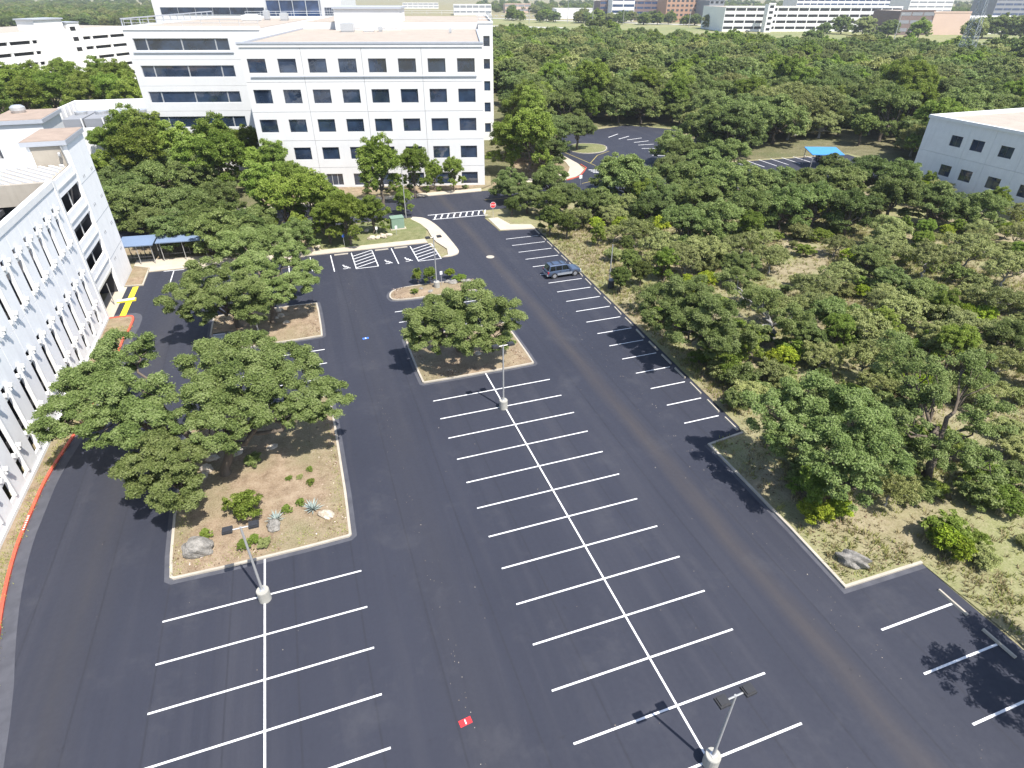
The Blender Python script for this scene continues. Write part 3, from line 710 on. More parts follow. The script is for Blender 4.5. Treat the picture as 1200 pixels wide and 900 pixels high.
# --- parking garage on the left (local x = distance out of the wall line X=-35.6, y = world y)
gar = empty('parking_garage', (-35.6, 0, 0)); tag(gar, 'white precast parking garage with tall slit openings beside the red kerb', 'garage')
PW = 2.74; y_end = 26.3
def louvre_mesh(z0, z1, s0, s1):
    """one precast panel: flat face, slit on its south side with returns; local y 0..PW"""
    mb = MB(); sl = .72; t = .16
    mb.box(-t, 0, sl, PW-.03, 0, z1-z0-.03)                   # face
    mb.box(-t, 0, 0, sl, s1-z0, z1-z0-.03)                    # above slit
    if s0-z0 > .02: mb.box(-t, 0, 0, sl, 0, s0-z0)            # below slit
    return mb.mesh('wall_panel', 'precast_gar')
tiers = [(.35, 8.52, .85, 6.55), (8.52, 14.2, 8.95, 12.85)]
lm = [louvre_mesh(*t) for t in tiers]
def corbel_mesh():
    mb = MB(); mb.tube([(-.10, .17, 0), (.34, .17, 0)], [.19, .17], 10)
    mb.box(-.1, .20, .04, .30, -.36, .0); return mb.mesh('corbel', 'precast_edge')
cm_ = corbel_mesh()
def return_mesh(h):
    mb = MB(); mb.box(-.15, .13, 0, .15, 0, h); return mb.mesh('slit_jamb', 'precast_edge')
rm = [return_mesh(t[3]-t[2]+.1) for t in tiers]
def block_mesh():
    mb = MB(); mb.tube([(-.30, .2, 0), (.12, .2, 0)], .2, 10); mb.box(-.3, -.06, .02, .64, -.45, -.1); return mb.mesh('slit_block', 'precast_edge')
bk_ = block_mesh()
for i in range(18):
    y0 = y_end-PW*(i+1)
    for ti, (z0, z1, s0, s1) in enumerate(tiers):
        p = link('wall_panel', lm[ti], gar, (0, y0, z0))
        link('slit_jamb', rm[ti], p, (.0, .70, s0-z0))
        for zc in (s1-.25, (s0+.45) if ti else 2.95):
            link('corbel', cm_, p, (0, .88, zc-z0)); link('slit_block', bk_, p, (0, .05, zc-z0-.35))
MB().box(-.5, .12, y_end-PW*18, y_end, -.1, .35).build('plinth', 'precast', gar)
MB().box(-.45, .06, y_end-PW*18, y_end+.3, 14.2, 14.75).build('parapet_cap', 'precast_edge', gar)
MB().box(-.6, .08, y_end-.0, y_end+.55, -.1, 14.75).build('corner_pier', 'precast_edge', gar)
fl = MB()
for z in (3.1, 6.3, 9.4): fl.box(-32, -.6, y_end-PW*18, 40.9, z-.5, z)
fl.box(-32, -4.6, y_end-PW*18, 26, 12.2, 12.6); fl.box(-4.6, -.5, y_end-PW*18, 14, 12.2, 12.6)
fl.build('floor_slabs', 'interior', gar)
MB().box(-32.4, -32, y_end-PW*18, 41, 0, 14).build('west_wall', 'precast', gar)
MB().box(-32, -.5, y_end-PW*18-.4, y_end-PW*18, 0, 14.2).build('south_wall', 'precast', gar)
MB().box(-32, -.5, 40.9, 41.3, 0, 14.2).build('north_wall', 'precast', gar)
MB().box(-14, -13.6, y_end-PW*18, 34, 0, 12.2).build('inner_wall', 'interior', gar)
# beam over the ramp void, ribbed roof beyond
MB().box(-26, -.65, 26.1, 26.6, 12.75, 14.7).build('ramp_beam', 'deck', gar)
for k in range(34):
    c0 = -26+k*.95; p0 = [(c0, 34.2), (c0+.30, 34.2), (c0+.30+6.2, 26.7), (c0+6.2, 26.7)]
    if p0[2][0] > -.7: 
        e_ = (-.7-c0)/6.2; 
        if e_ < .08: continue
        p0 = [(c0, 34.2), (c0+.30, 34.2), (-.7, 34.2-7.5*max(.02, (-.7-c0-.30)/6.2)), (-.7, 34.2-7.5*min(1, e_))]
    MB().prism(p0, 14.4, 14.62).build('roof_rib', 'precast_edge', gar)
MB().box(-26, -.6, 26.6, 34.3, 14.1, 14.4).build('roof_deck', 'deck', gar)
MB().box(-26, -9, 34.3, 41, 13.0, 13.4).build('roof_deck', 'deck', gar)
# three bays north of the panels
for k, (zo0, zo1) in enumerate(((5.5, 6.4), (8.7, 9.55), (11.75, 12.72))):
    pass
bays = [(3.15, 5.0), (6.5, 8.15), (9.65, 11.2), (12.85, 14.5)]
for z0, z1 in bays:
    MB().box(-.35, -.12, y_end+.55, 34.4, z0, z1).build('spandrel_panel', 'precast_gar', gar)
    MB().box(-.12, -.03, y_end+.55, 34.4, z1-.9, z1-.75).build('spandrel_rail', 'precast_edge', gar)
mp = MB(); mp.box(-.34, -.24, 30.4, 30.5, 5.0, 12.8); mp.build('mullion', 'mullion', gar)
MB().tube([(-.2, 27.2, 2.9), (-.2, 33.6, 2.9)], .16, 8).build('clearance_bar', 'lampbase', gar)
MB().box(-.4, -.1, 26.9, 34.4, 3.0, 3.15).build('door_head', 'precast_edge', gar)
MB().tube([(-.05, 30.4, .0), (-.05, 30.4, 2.6)], .05, 6).build('door_post', 'pole_metal', gar)
# stair tower
MB().box(-3.6, 0, 34.4, 41.3, -.1, 16.5).build('stair_tower', 'precast_gar', gar)
MB().box(-4.0, .15, 34.1, 41.6, 16.5, 16.95).build('tower_fascia', 'metal_trim', gar)
MB().box(-3.95, .1, 34.15, 41.55, 16.95, 17.0).build('tower_roof', 'roof_tan2', gar)
MB().box(-3.3, -.5, 34.33, 34.4, 14.4, 16.4).build('tower_panel', 'deck', gar)
MB().box(-13.5, -.36, 34.30, 34.39, 0, 14.05).build('bay_end_shade_panel', 'interior', gar)  # dark panel added over the tower's inner face to deepen shade in the bays
MB().box(-6.2, -6.0, 26.9, 34.2, 0, 14.05).build('bay_back_shade_panel', 'interior', gar)  # dark sheet added behind the bays, its colour standing in for interior shade
sp = MB()
for z in (3.5, 6.7, 9.9, 13.0):
    for y in (36, 36.5, 39.6, 40.1): sp.box(.0, .03, y, y+.12, z-.3, z)
sp.build('weep_slots', 'far_gray', gar)
for z in (3.9, 8.2, 12.4): MB().box(.0, .012, 34.45, 41.25, z, z+.03).build('tower_joint', 'far_gray', gar)
dn = MB(); dn.tube([(-.5, 34.2, 16.4), (-.4, 34.15, 15.4), (-.35, 34.2, 14.2)], .07, 6); dn.tube([(-.9, 34.1, 15.6), (-.7, 34.1, 15.6)], .28, 10); dn.build('downpipe', 'pole_metal', gar)

# --- second stair block beyond, dock yard
t2 = empty('stair_block', (-45.5, 62, 0)); tag(t2, 'small white roof stair block with tan top and rooftop fan behind the garage', 'building')
MB().box(-6.0, 0, 0, 9, 0, 14.6).build('wall', 'precast_white', t2); MB().box(-6.3, .3, -.3, 9.3, 14.6, 15.1).build('fascia', 'metal_trim', t2)
MB().box(-6.2, .2, -.2, 9.2, 15.1, 15.16).build('roof', 'roof_tan2', t2)
MB().lathe([(.8, 15.16), (.95, 15.5), (.95, 15.9), (.6, 16.15), (.2, 16.2)], 14, (-4.2, 6.5)).build('roof_fan', 'galv', t2)
dk = empty('deck_block', (-52, 62, 0)); tag(dk, 'tan upper parking deck behind the stair block', 'garage')
MB().box(-40, -.5, 0, 16, 0, 12.4).build('wall', 'precast', dk); MB().box(-39.5, -.9, .5, 15.5, 12.4, 12.46).build('deck', 'deck', dk)
MB().box(-40, -.5, -.3, 0, 12.4, 13.4).build('parapet', 'precast', dk)
stripe_y = MB(); stripe_y.box(-9, -8.8, 3, 11, 12.465, 12.47); stripe_y.build('deck_stripe', 'yellow_paint', dk)
dy = empty('equipment_yard', (-56.5, 104, 0), ORZ*.3); tag(dy, 'walled rooftop equipment yard with grey cooling units beside the trees', 'building')
MB().box(-1, 16, 0, .4, 0, 7.2).build('front_wall', 'precast', dy); MB().box(-1, -.6, .4, 17, 0, 10).build('side_wall', 'precast', dy); MB().box(-1, 16, 17, 17.4, 0, 10).build('back_wall', 'precast', dy)
for k in range(6): MB().box(-.6, -.35, 1.2+k*2.6, 1.6+k*2.6, 0, 10).build('side_pier', 'precast_white', dy)
for k in range(4):
    u_ = MB(); u_.box(.6+k*3.8, 4.0+k*3.8, 3, 14, .4, 8.4); u_.box(.9+k*3.8, 3.7+k*3.8, 2.95, 3.0, 6.0, 7.6); u_.build('cooling_unit', 'far_gray', dy)
    MB().lathe([(1.1, 8.4), (1.2, 8.8), (1.2, 9.0)], 14, (2.3+k*3.8, 9)).build('fan_cowl', 'galv', dy)
for k in range(4): MB().box(.2+k*3.8, .45+k*3.8, 2.4, 2.6, 4, 8.6).build('yard_post', 'precast_white', dy)

# --- far left garage
gd = np.array([-68., 253.])-np.array([-94., 212.]); gl_ = np.linalg.norm(gd); gd /= gl_
fg = empty('parking_garage', (-94, 212, 0), math.atan2(gd[1], gd[0])); tag(fg, 'distant white parking garage with rows of dark slits behind the trees', 'garage')
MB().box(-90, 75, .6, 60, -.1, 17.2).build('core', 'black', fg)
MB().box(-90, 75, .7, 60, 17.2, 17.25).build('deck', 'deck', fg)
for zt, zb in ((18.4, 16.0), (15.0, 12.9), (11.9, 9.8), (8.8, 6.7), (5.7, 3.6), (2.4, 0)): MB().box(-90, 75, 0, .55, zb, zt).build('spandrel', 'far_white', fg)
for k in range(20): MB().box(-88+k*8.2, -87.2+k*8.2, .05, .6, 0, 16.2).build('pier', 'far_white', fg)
MB().box(13, 26, -.35, .5, 0, 18.4).build('stair_wall', 'far_white', fg); MB().box(14, 25, 0, 7, 18.4, 21.5).build('stair_head', 'far_white', fg); MB().box(13.6, 25.4, -.4, 7.4, 21.5, 21.9).build('stair_roof', 'metal_trim', fg)
MB().box(26, 31, -.5, 5, 0, 20.3).build('lift_tower', 'far_white', fg); MB().box(25.8, 31.2, -.7, 5.2, 20.3, 20.6).build('lift_roof', 'metal_trim', fg)
for z in (18.0, 14.9, 11.8): MB().box(26.8, 29.0, -.56, -.5, z, z+1.2).build('tower_window', 'black', fg)
MB().box(-92, -90, .2, 30, 17.2, 18.4).build('side_parapet', 'far_white', fg)

# --- east building in shade
eb = empty('concrete_building', (93.8, 41.2, 0), -math.pi/2); tag(eb, 'grey-white tilt-up building with flat tan roof among the oaks', 'building')
# local x runs south along the wall, local y runs east (into the building)
MB().box(0, 60, .35, 45, -.1, 11.3).build('core', 'precast', eb)
pj = [0, 7.1, 14.4, 21.7, 29, 36.3, 43.6, 50.9, 60]
def dwin(z0, z1, x0, x1):
    add_window(eb, x0, .1, z0, x1-x0, z1-z0, 0, 1)
cols = [(5.2, 7.3), (9.0, 11.2), (13.9, 16.1), (19.2, 21.4), (24.4, 26.6), (30, 32.2), (36, 38.2), (42, 44.2)]
for z0, z1, lo, hi in ((7.85, 9.55, 6.3, 11.5), (2.95, 4.75, -.1, 6.3)):
    xs = [0, 8.15, 12.5, 17.6, 22.9, 28.3, 34, 40, 46]
    for i, (a, b) in enumerate(cols):
        link('wall_panel', panel_mesh(xs[i+1]-xs[i]-.03, hi-lo-.03, [(a-xs[i], b-xs[i], z0-lo, z1-lo)], .3, 'precast'), eb, (xs[i], 0, lo)); dwin(z0, z1, a, b)
MB().box(46, 60, 0, .3, -.1, 11.5).build('wall_panel', 'precast', eb)
MB().box(-.2, 60, -.15, .4, 11.5, 12.0).build('parapet', 'precast', eb); MB().box(-.2, .3, .4, 45, 11.3, 12.0).build('parapet', 'precast_white', eb); MB().box(.3, 60, 44.6, 45, 11.3, 12.0).build('parapet', 'precast_white', eb)
MB().box(.3, 60, .4, 44.6, 11.3, 11.4).build('roof', 'roof_tan', eb)

# --- bike shelters
def shelter(x0, x1, label):
    o = empty('bike_shelter', ((x0+x1)/2, 43.6, 0), math.radians(-6)); tag(o, label, 'shelter', None); L_ = (x1-x0)/2
    mb = MB(); mb.obox((0, 0, 2.85), (2*L_, 3.1, .12), rx=.10); mb.build('canopy', 'bluecanopy', o)
    for x in (-L_+.4, 0, L_-.4):
        for y in (-1.2, 1.2): MB().tube([(x, y, 0), (x, y, 2.8+.1*y)], .05, 6).build('post', 'pole_metal', o)
    for k in range(int(2*L_/.55)):
        x = -L_+.5+k*.55
        MB().tube([(x, .9, 0), (x, .95, .75), (x, 1.1, .95), (x, 1.25, .75), (x, 1.3, 0)], .035, 5).build('rack_hoop', 'dark_metal', o)
    MB().tube([(-L_+.3, -.9, 1.0), (L_-.3, -.9, 1.0)], .04, 6).build('rail', 'dark_metal', o)
    return o
shelter(-36.6, -32.4, 'short blue-roofed bike shelter against the garage corner'); shelter(-32.2, -26.1, 'long blue-roofed bike shelter under the oak branches')
MB  # small blue canopy in the far lot
bt = empty('shade_canopy', (*G(966, 177, 3), 0), -.35); tag(bt, 'bright blue shade canopy over parked cars near the far lot', 'canopy')
MB().obox((0, 0, 3.0), (6.4, 4.6, .12), rx=.12).build('canopy', 'bluetarp', bt)
for x in (-2.9, 2.9):
    for y in (-2.0, 2.0): MB().tube([(x, y, 0), (x, y, 2.95+.12*y)], .07, 6).build('post', 'pole_metal', bt)

# ------------------------------------------------------------------ distant buildings
def far_building(name, xl, xr, yb, H, label, mat='far_white', rows=0, depth=40, band='black', roof='roof_tan', gap=.42, cols=0, rz=0.0, cat='building', top=True):
    a = np.array(G(xl, yb)); b = np.array(G(xr, yb)); d = b-a; L_ = float(np.linalg.norm(d))
    o = empty(name, (a[0], a[1], 0), math.atan2(d[1], d[0])+rz); tag(o, label, cat)
    MB().box(0, L_, .5, depth, -.2, H).build('wall', mat, o)
    MB().box(.3, L_-.3, .8, depth-.3, H, H+.06).build('roof', roof, o)
    MB().box(0, L_, .3, .5, H-.2, H+.9).build('parapet', mat, o)
    if rows:
        h = H/rows
        for r in range(rows):
            if cols:
                cw = L_/cols
                for c in range(cols): MB().box(c*cw+cw*.22, c*cw+cw*.78, .38, .52, r*h+h*.35, r*h+h*.80).build('window', band, o)
            else:
                n = max(1, int(L_/9)); 
                for c in range(n): MB().box(c*L_/n+.5, (c+1)*L_/n-.5, .40, .52, r*h+h*(1-gap)*.75, r*h+h*(1-gap)*.75+h*gap).build('opening', band, o)
    return o
far_building('parking_garage', 846, 1050, 37, 18.5, 'long white multi-level parking garage beyond the highway grass', rows=4, depth=60)
far_building('stair_tower', 895, 903, 38, 21, 'narrow stair tower on the long white garage beyond the highway', rows=5, depth=8, cols=1)
far_building('office_building', 779, 826, 26, 23, 'tan brick office block beyond the highway', 'brick_tan', 5, 40, 'winframe', cols=9)
far_building('office_building', 828, 845, 28, 22, 'narrow grey block with square openings beside the tan brick office', 'far_gray', 5, 60, 'black', cols=3)
far_building('office_building', 702, 770, 24, 20, 'dark office with pale blue glass beyond the highway trees', 'far_brown', 4, 40, 'blueglass')
far_building('office_wing', 716, 742, 25, 24, 'white-framed blue glass wing beyond the highway trees', 'far_white', 4, 30, 'blueglass')
far_building('warehouse', 652, 694, 22, 11, 'low white flat-roofed hall beyond the highway trees', 'far_white', 0, 40, roof='far_white')
far_building('office_building', 1048, 1088, 41, 17, 'brown and grey block beside the long white garage', 'far_brown', 3, 40, 'far_gray')
far_building('warehouse', 1086, 1130, 41, 16, 'blank pink-tan hall beyond the highway', 'far_pink', 0, 60, roof='far_white')
far_building('warehouse', 1129, 1230, 40, 12, 'long low white building with grey windows beyond the highway', 'far_white', 2, 50, 'far_gray', roof='far_white')
far_building('tower_block', 1160, 1200, 26, 30, 'dark glass tower far beyond the white building', 'far_gray', 6, 40, 'blueglass')
far_building('office_building', 1060, 1110, 26, 26, 'pale grey tower far beyond the brown block', 'far_white', 6, 40, 'far_gray')
far_building('office_building', 930, 1040, 22, 27, 'pale far office behind the long white garage', 'far_white', 6, 40, 'blueglass')
far_building('store', 472, 514, 10, 9, 'far building with dull red roof behind the office roof', 'far_white', 2, 60, 'far_gray', roof='far_red')
far_building('store', 532, 576, 18, 13, 'low white far building with grey windows beside the red roof', 'far_white', 2, 40, 'far_gray')
far_building('house', 592, 622, 15, 12, 'cream far building among trees', 'far_pink', 2, 30, 'far_gray')
# highway and verge
sheet('highway_verge', [G(470, 20), G(600, 21.5), G(900, 33), G(1260, 42), G(1300, 64), G(900, 62), G(560, 48)], -.008, 'field')
sheet('highway', [G(540, 29), G(660, 32), G(660, 36), G(540, 34)], -.002, 'highway')
sheet('highway', [G(1120, 51.5), G(1300, 54), G(1300, 58), G(1120, 55)], -.002, 'highway')
sheet('frontage_road', [G(560, 20.5), G(900, 31.5), G(1260, 41), G(1260, 42.5), G(900, 32.8), G(560, 21.2)], -.002, 'highway')

# ------------------------------------------------------------------ lamp posts
def lamp_post(xy, label, rz=0.0, h=6.0, base=True, heads=2, group=None, z=0.0, bh=.85):
    o = empty('lamp_post', (xy[0], xy[1], z), rz); tag(o, label, 'lamp post', group)
    if base:
        mb = MB(); mb.lathe([(.36, 0), (.36, bh-.05), (.33, bh)], 20); mb.build('concrete_base', 'lampbase', o)
        MB().box(-.14, .14, -.14, .14, bh, bh+.03).build('base_plate', 'galv', o)
    else: bh = 0
    MB().tube([(0, 0, bh), (0, 0, h)], [.075, .06], 10).build('pole', 'pole_metal', o)
    if heads:
        MB().tube([(-.42, 0, h-.06), (.42, 0, h-.06)], .04, 6).build('arm', 'pole_metal', o)
        for s in ((-1, 1) if heads == 2 else (1,)):
            mb = MB(); mb.box(-.26, .26, -.24, .24, -.05, .08); mb.box(-.2, .2, -.18, .18, .08, .13)
            hd = mb.build('lamp_head', 'dark_metal', o, loc=(s*.66, 0, h-.04))
            MB().box(-.2, .2, -.18, .18, -.06, -.052).build('lens', 'lamp_clear', hd)
    return o
lamp_post(G(832, 895), 'twin-headed lamp post on concrete drum at the open end of the centre stripe', 0.05, 5.75)
lamp_post(G(590, 478), 'twin-headed lamp post on concrete drum just below the lone oak island', 0.05, 6.2)
lamp_post(G(311, 702), 'twin-headed lamp post on concrete drum below the boulder island', 0.0, 6.0)
lamp_post((-.05, 22.7), 'twin-headed lamp post on concrete drum in the narrow island', 0.05, 6.3, z=.25)
lamp_post(G(305, 397), 'slim lamp post in the island under the oaks', 0.1, 6.0, False, 1, z=.1)
lamp_post(G(476, 256), 'slim lamp post at the lawn corner by the crosswalk', 0.4, 7.5, False, 1, z=.1)
lamp_post((20.0, 17.2), 'slim bare pole behind the dark bin at the wood edge', 0.4, 5.2, False, 0)

# ------------------------------------------------------------------ wheel stops
wsm = MB(); _p = [(-.09, 0), (.09, 0), (.055, .125), (-.055, .125)]
wsm.v = [(x, -.92, z) for x, z in _p]+[(x, .92, z) for x, z in _p]
wsm.f = [[0, 1, 2, 3], [7, 6, 5, 4], [0, 4, 5, 1], [1, 5, 6, 2], [2, 6, 7, 3], [3, 7, 4, 0]]; wsm.m = [0]*6
wsm = wsm.mesh('wheel_stop', 'concrete', recalc=True)
def wheel_stop(x, y, rz, label, group=None):
    o = link('wheel_stop', wsm, None, (x, y, 0.002), rz); return tag(o, label, 'wheel stop', group)
for k in range(19):
    y = -9.85+W*(k-.5); sl = math.atan2(edge_x(y+1)-edge_x(y-1), 2)
    wheel_stop(edge_x(y)-.42+rng.normal()*.03, y+rng.normal()*.08, -sl+rng.normal()*.02, 'concrete wheel stop in the long row along the wood edge', 'wheel stops along the wood edge')
for k, y in enumerate((-30.1, -32.9, -35.7)):
    wheel_stop(18.62, y, rng.normal()*.02, ('concrete wheel stop beside the kerb corner below the lone rock', 'concrete wheel stop at the stall next to the tree shadow', 'concrete wheel stop deep in the tree shadow')[k])
for x, l in ((-9.75, 'wheel stop at the disabled bay left of the first hatched zone'), (-4.3, 'wheel stop at the disabled bay right of the first hatched zone'), (-1.65, 'wheel stop at the disabled bay left of the second hatched zone')):
    wheel_stop(x, 38.1, math.pi/2, l)
wheel_stop(-26.3, 38.9, math.pi/2, 'wheel stop at the head of the stalls near the bike shelter')

# ------------------------------------------------------------------ survey plates
gp = empty('survey_target', (*G(545.5, 846), .006), .12); tag(gp, 'small red survey plate with a white bar on the asphalt', 'survey target')
MB().box(-.31, .31, -.17, .17, 0, .006).build('plate', 'gcp_red', gp); MB().box(-.03, .03, -.12, .12, .006, .009).build('bar', 'line_paint', gp)
gp = empty('survey_target', (*G(428.5, 396.5), .006), .1); tag(gp, 'small blue survey plate on the asphalt lane', 'survey target')
MB().box(-.31, .31, -.17, .17, 0, .006).build('plate', 'gcp_blue', gp); MB().box(-.06, .06, -.12, .12, .006, .009).build('bar', 'line_paint', gp)

# ------------------------------------------------------------------ cars
def loft(mb, secs):
    """secs: list of (x, [(y,z)...]) mirrored closed rings"""
    n = len(secs[0][1]); b = len(mb.v)
    for x, ring_ in secs:
        mb.v += [(x, y, z) for y, z in ring_]
    for i in range(len(secs)-1):
        for k in range(n): mb.f.append([b+i*n+k, b+i*n+(k+1) % n, b+(i+1)*n+(k+1) % n, b+(i+1)*n+k]); mb.m.append(mb.mi)
    mb.f.append([b+k for k in range(n)]); mb.f.append([b+(len(secs)-1)*n+k for k in reversed(range(n))]); mb.m += [mb.mi]*2
def sec(w_, zb, zt, sh=.05, belly=.04):
    h = [(w_-belly, zb), (w_, zb+.22), (w_, zt-.22), (w_-sh, zt-.05), (w_-sh-.09, zt)]
    return h+[(-y, z) for y, z in reversed(h)]
def make_suv(loc, rz, label, paint='paint_blue', lower='paint_silver', group=None, suv=True, name='suv', cat='car'):
    o = empty(name, (*loc, 0), rz); tag(o, label, cat, group)
    b = MB(); zt = 1.02 if suv else .88
    loft(b, [(-2.28, sec(.74, .42, zt-.08)), (-2.2, sec(.85, .38, zt)), (-1.2, sec(.90, .36, zt+.02)), (.6, sec(.90, .36, zt)), (1.15, sec(.89, .36, zt-.02)), (1.75, sec(.86, .37, zt-.09)), (2.15, sec(.80, .40, zt-.17)), (2.28, sec(.66, .46, zt-.28))])
    body = b.build('body', paint, o, smooth=False, recalc=True)
    bv = body.modifiers.new('bevel', 'BEVEL'); bv.width = .05; bv.segments = 2; bv.limit_method = 'ANGLE'
    rt = 1.70 if suv else 1.42
    def gs(w_, z0, z1, tw): h = [(w_, z0), (tw, z1-.07), (tw-.1, z1)]; return h+[(-y, z) for y, z in reversed(h)]
    g = MB()
    if suv: loft(g, [(-2.16, gs(.80, zt-.04, zt, .78)), (-1.92, gs(.82, zt-.04, rt-.03, .68)), (-1.2, gs(.84, zt-.04, rt, .71)), (.1, gs(.84, zt-.04, rt-.02, .70)), (.42, gs(.83, zt-.04, rt-.12, .69)), (1.05, gs(.80, zt-.08, zt-.02, .74))])
    else: loft(g, [(-1.9, gs(.78, zt-.04, zt, .76)), (-1.2, gs(.82, zt-.04, rt-.06, .66)), (-.6, gs(.83, zt-.04, rt, .68)), (.1, gs(.83, zt-.04, rt-.03, .67)), (1.05, gs(.80, zt-.08, zt-.02, .74))])
    gh = g.build('cabin', paint, o, recalc=True)
    # windows, slightly proud of the cabin sides
    def side_pt(x, z, s):
        f = (z-(zt-.04))/(rt-.07-(zt-.04)); y = .84+(.705-.84)*f; return (x, s*(y+.012), z)
    zs0, zs1 = zt+.03, rt-.13
    wins = [((-1.98, -1.25), (-1.82, -1.25)), ((-1.17, -.38), (-1.17, -.38)), ((-.30, .66), (-.30, .30))] if suv else [((-1.2, -.38), (-1.0, -.38)), ((-.3, .66), (-.3, .2))]
    for s in (-1, 1):
        for (a0, a1), (b0, b1) in wins:
            m = MB(); m.poly([side_pt(a0, zs0, s), side_pt(a1, zs0, s), side_pt(b1, zs1, s), side_pt(b0, zs1, s)]); m.build('side_window', 'carglass', o)
    ws = MB(); ws.poly([(1.0, -.74, zt+.03), (1.0, .74, zt+.03), (.44, .62, rt-.12), (.44, -.62, rt-.12)]); ws.v = [(x+.045, y, z+.03) for x, y, z in ws.v]; ws.build('windshield', 'carglass', o)
    rwn = MB(); xr = -2.05 if suv else -1.62; rwn.poly([(xr-.12, -.68, zt+.05), (xr-.12, .68, zt+.05), (xr+.07, .60, rt-.14), (xr+.07, -.60, rt-.14)]); rwn.v = [(x-.035, y, z+.015) for x, y, z in rwn.v]; rwn.build('rear_window', 'carglass', o)
    for s in (-1, 1): MB().box(-1.0, .98, s*.895-.02, s*.895+.02, .42, .70).build('side_cladding', lower, o)
    MB().box(-2.36, -2.18, -.80, .80, .40, .64).build('rear_bumper', lower, o); MB().box(2.12, 2.34, -.76, .76, .36, .58).build('front_bumper', lower, o)
    MB().box(2.24, 2.31, -.42, .42, .60, .74).build('grille', 'plastic', o)
    for s in (-1, 1):
        MB().box(2.12, 2.27, s*.62-.14, s*.62+.14, .62, .76).build('headlight', 'lamp_clear', o)
        MB().box(-2.27, -2.1, s*.76-.09, s*.76+.10, .66, .96).build('tail_light', 'tail_red', o)
        m = MB(); m.box(.66, .82, s*1.0-.09, s*1.0+.09, zt+.02, zt+.16); m.build('mirror', paint, o)
        if suv: MB().tube([(-1.75, s*.60, rt-.01), (-1.7, s*.60, rt+.07), (.0, s*.60, rt+.06), (.08, s*.6, rt-.01)], .022, 6).build('roof_rail', 'plastic', o)
        for x in (.25, -.6): MB().box(x-.1, x+.1, s*.905-.012, s*.905+.016, zt-.16, zt-.12).build('door_handle', 'plastic', o)
    if suv:
        for x in (-1.4, -.35): MB().box(x-.03, x+.03, -.6, .6, rt+.04, rt+.07).build('roof_bar', 'plastic', o)
    for x in (-1.38, 1.42):
        for s in (-1, 1):
            m = MB(); m.tube([(0, -.11, 0), (0, .11, 0)], .365, 20); wl = m.build('wheel', 'tyre', o, loc=(x, s*.80, .365))
            m = MB(); m.tube([(0, s*.095, 0), (0, s*.122, 0)], .235, 14); m.build('rim', 'rim', wl)
            m = MB(); m.tube([(0, s*.03, 0), (0, s*.092, 0)], .41, 16); m.build('wheel_arch', 'plastic', o, loc=(x, s*.80, .375))
    return o
make_suv((15.9, 22.15), math.radians(1), 'blue and silver four-wheel-drive car alone in the right-hand stalls')
def far_car(x, y, rz, label, paint, group=None): return make_suv(G(x, y), rz, label, paint, paint, group, suv=False, name='car')
make_suv(G(1170, 49), -.35, 'white pickup-sized car on the distant highway', 'paint_white', 'paint_white', None, True, 'car')
far_car(876, 37.5, -.35, 'dark car on the frontage road by the long garage', 'paint_dark'); far_car(955, 39, -.35, 'black car beside the highway grass near the garage', 'paint_dark')
far_car(1062, 44, -.35, 'red-brown car on the highway edge near the pink hall', 'paint_red')
for i, x in enumerate(np.linspace(560, 640, 12)): far_car(float(x), 19.2+.02*i, -.3, 'car parked in the distant row behind the highway grass', ('paint_white', 'paint_silver', 'paint_dark', 'paint_white')[i % 4], 'distant parked cars')
for i, x in enumerate((962, 975, 1005)): make_suv(G(x, (188, 189, 201)[i]), 1.0, ('dark car under the bright blue shade canopy', 'silver car at the edge of the blue shade canopy', 'white car half hidden by oaks near the blue canopy')[i], ('paint_dark', 'paint_silver', 'paint_white')[i], 'plastic', None, False, 'car')
make_suv(G(262, 409), math.pi/2*.98, 'dark car mostly hidden by oak branches beside the island', 'paint_dark', 'plastic', None, True, 'car')

# ------------------------------------------------------------------ signs, cabinet, bin
def sign_post(xy, label, w_, h, mat, z0=1.5, octagon=False, rz=0.0, letters=None, lt='sign_white'):
    o = empty('road_sign', (*xy, 0), rz); tag(o, label, 'sign')
    MB().tube([(0, .03, 0), (0, .03, z0+h)], .03, 6).build('post', 'galv', o)
    if octagon:
        R = w_/2/math.cos(math.pi/8)
        for (k, y0, y1, mt, nm) in ((1, -.02, 0, 'sign_white', 'border'), (.93, -.024, -.02, mat, 'face')):
            mb = MB(); pts = [(R*k*math.cos(math.pi/8+i*math.pi/4), R*k*math.sin(math.pi/8+i*math.pi/4)+z0+h/2) for i in range(8)]
            mb.v = [(x, y0, z) for x, z in pts]+[(x, y1, z) for x, z in pts]; mb.f = [list(range(8)), list(range(15, 7, -1))]+[[i, (i+1) % 8, 8+(i+1) % 8, 8+i] for i in range(8)]; mb.m = [0]*10
            mb.build(nm, mt, o, recalc=True)
    else:
        MB().box(-w_/2, w_/2, -.02, 0, z0, z0+h).build('face', mat, o)
    if letters:
        cu = bpy.data.curves.new('t', 'FONT'); cu.body = letters; cu.align_x = 'CENTER'; cu.align_y = 'CENTER'; cu.size = w_*.36 if len(letters) > 1 else w_*.8; cu.extrude = .002
        to = bpy.data.objects.new('t', cu); C.objects.link(to); dg = bpy.context.evaluated_depsgraph_get(); me = bpy.data.meshes.new_from_object(to.evaluated_get(dg)); bpy.data.objects.remove(to)
        me.materials.clear(); me.materials.append(MT[lt]); l = link('lettering', me, o, (0, -.03, z0+h/2)); l.rotation_euler = (math.pi/2, 0, 0)
    return o
sign_post((14.4, 46.2), 'red octagonal stop sign at the crosswalk corner', .9, .9, 'sign_red', 1.7, True, .0, 'STOP')
sign_post(G(404, 289), 'blue and white disabled parking sign beside the lawn oak', .32, .5, 'sign_blue', 1.35, False, .1)
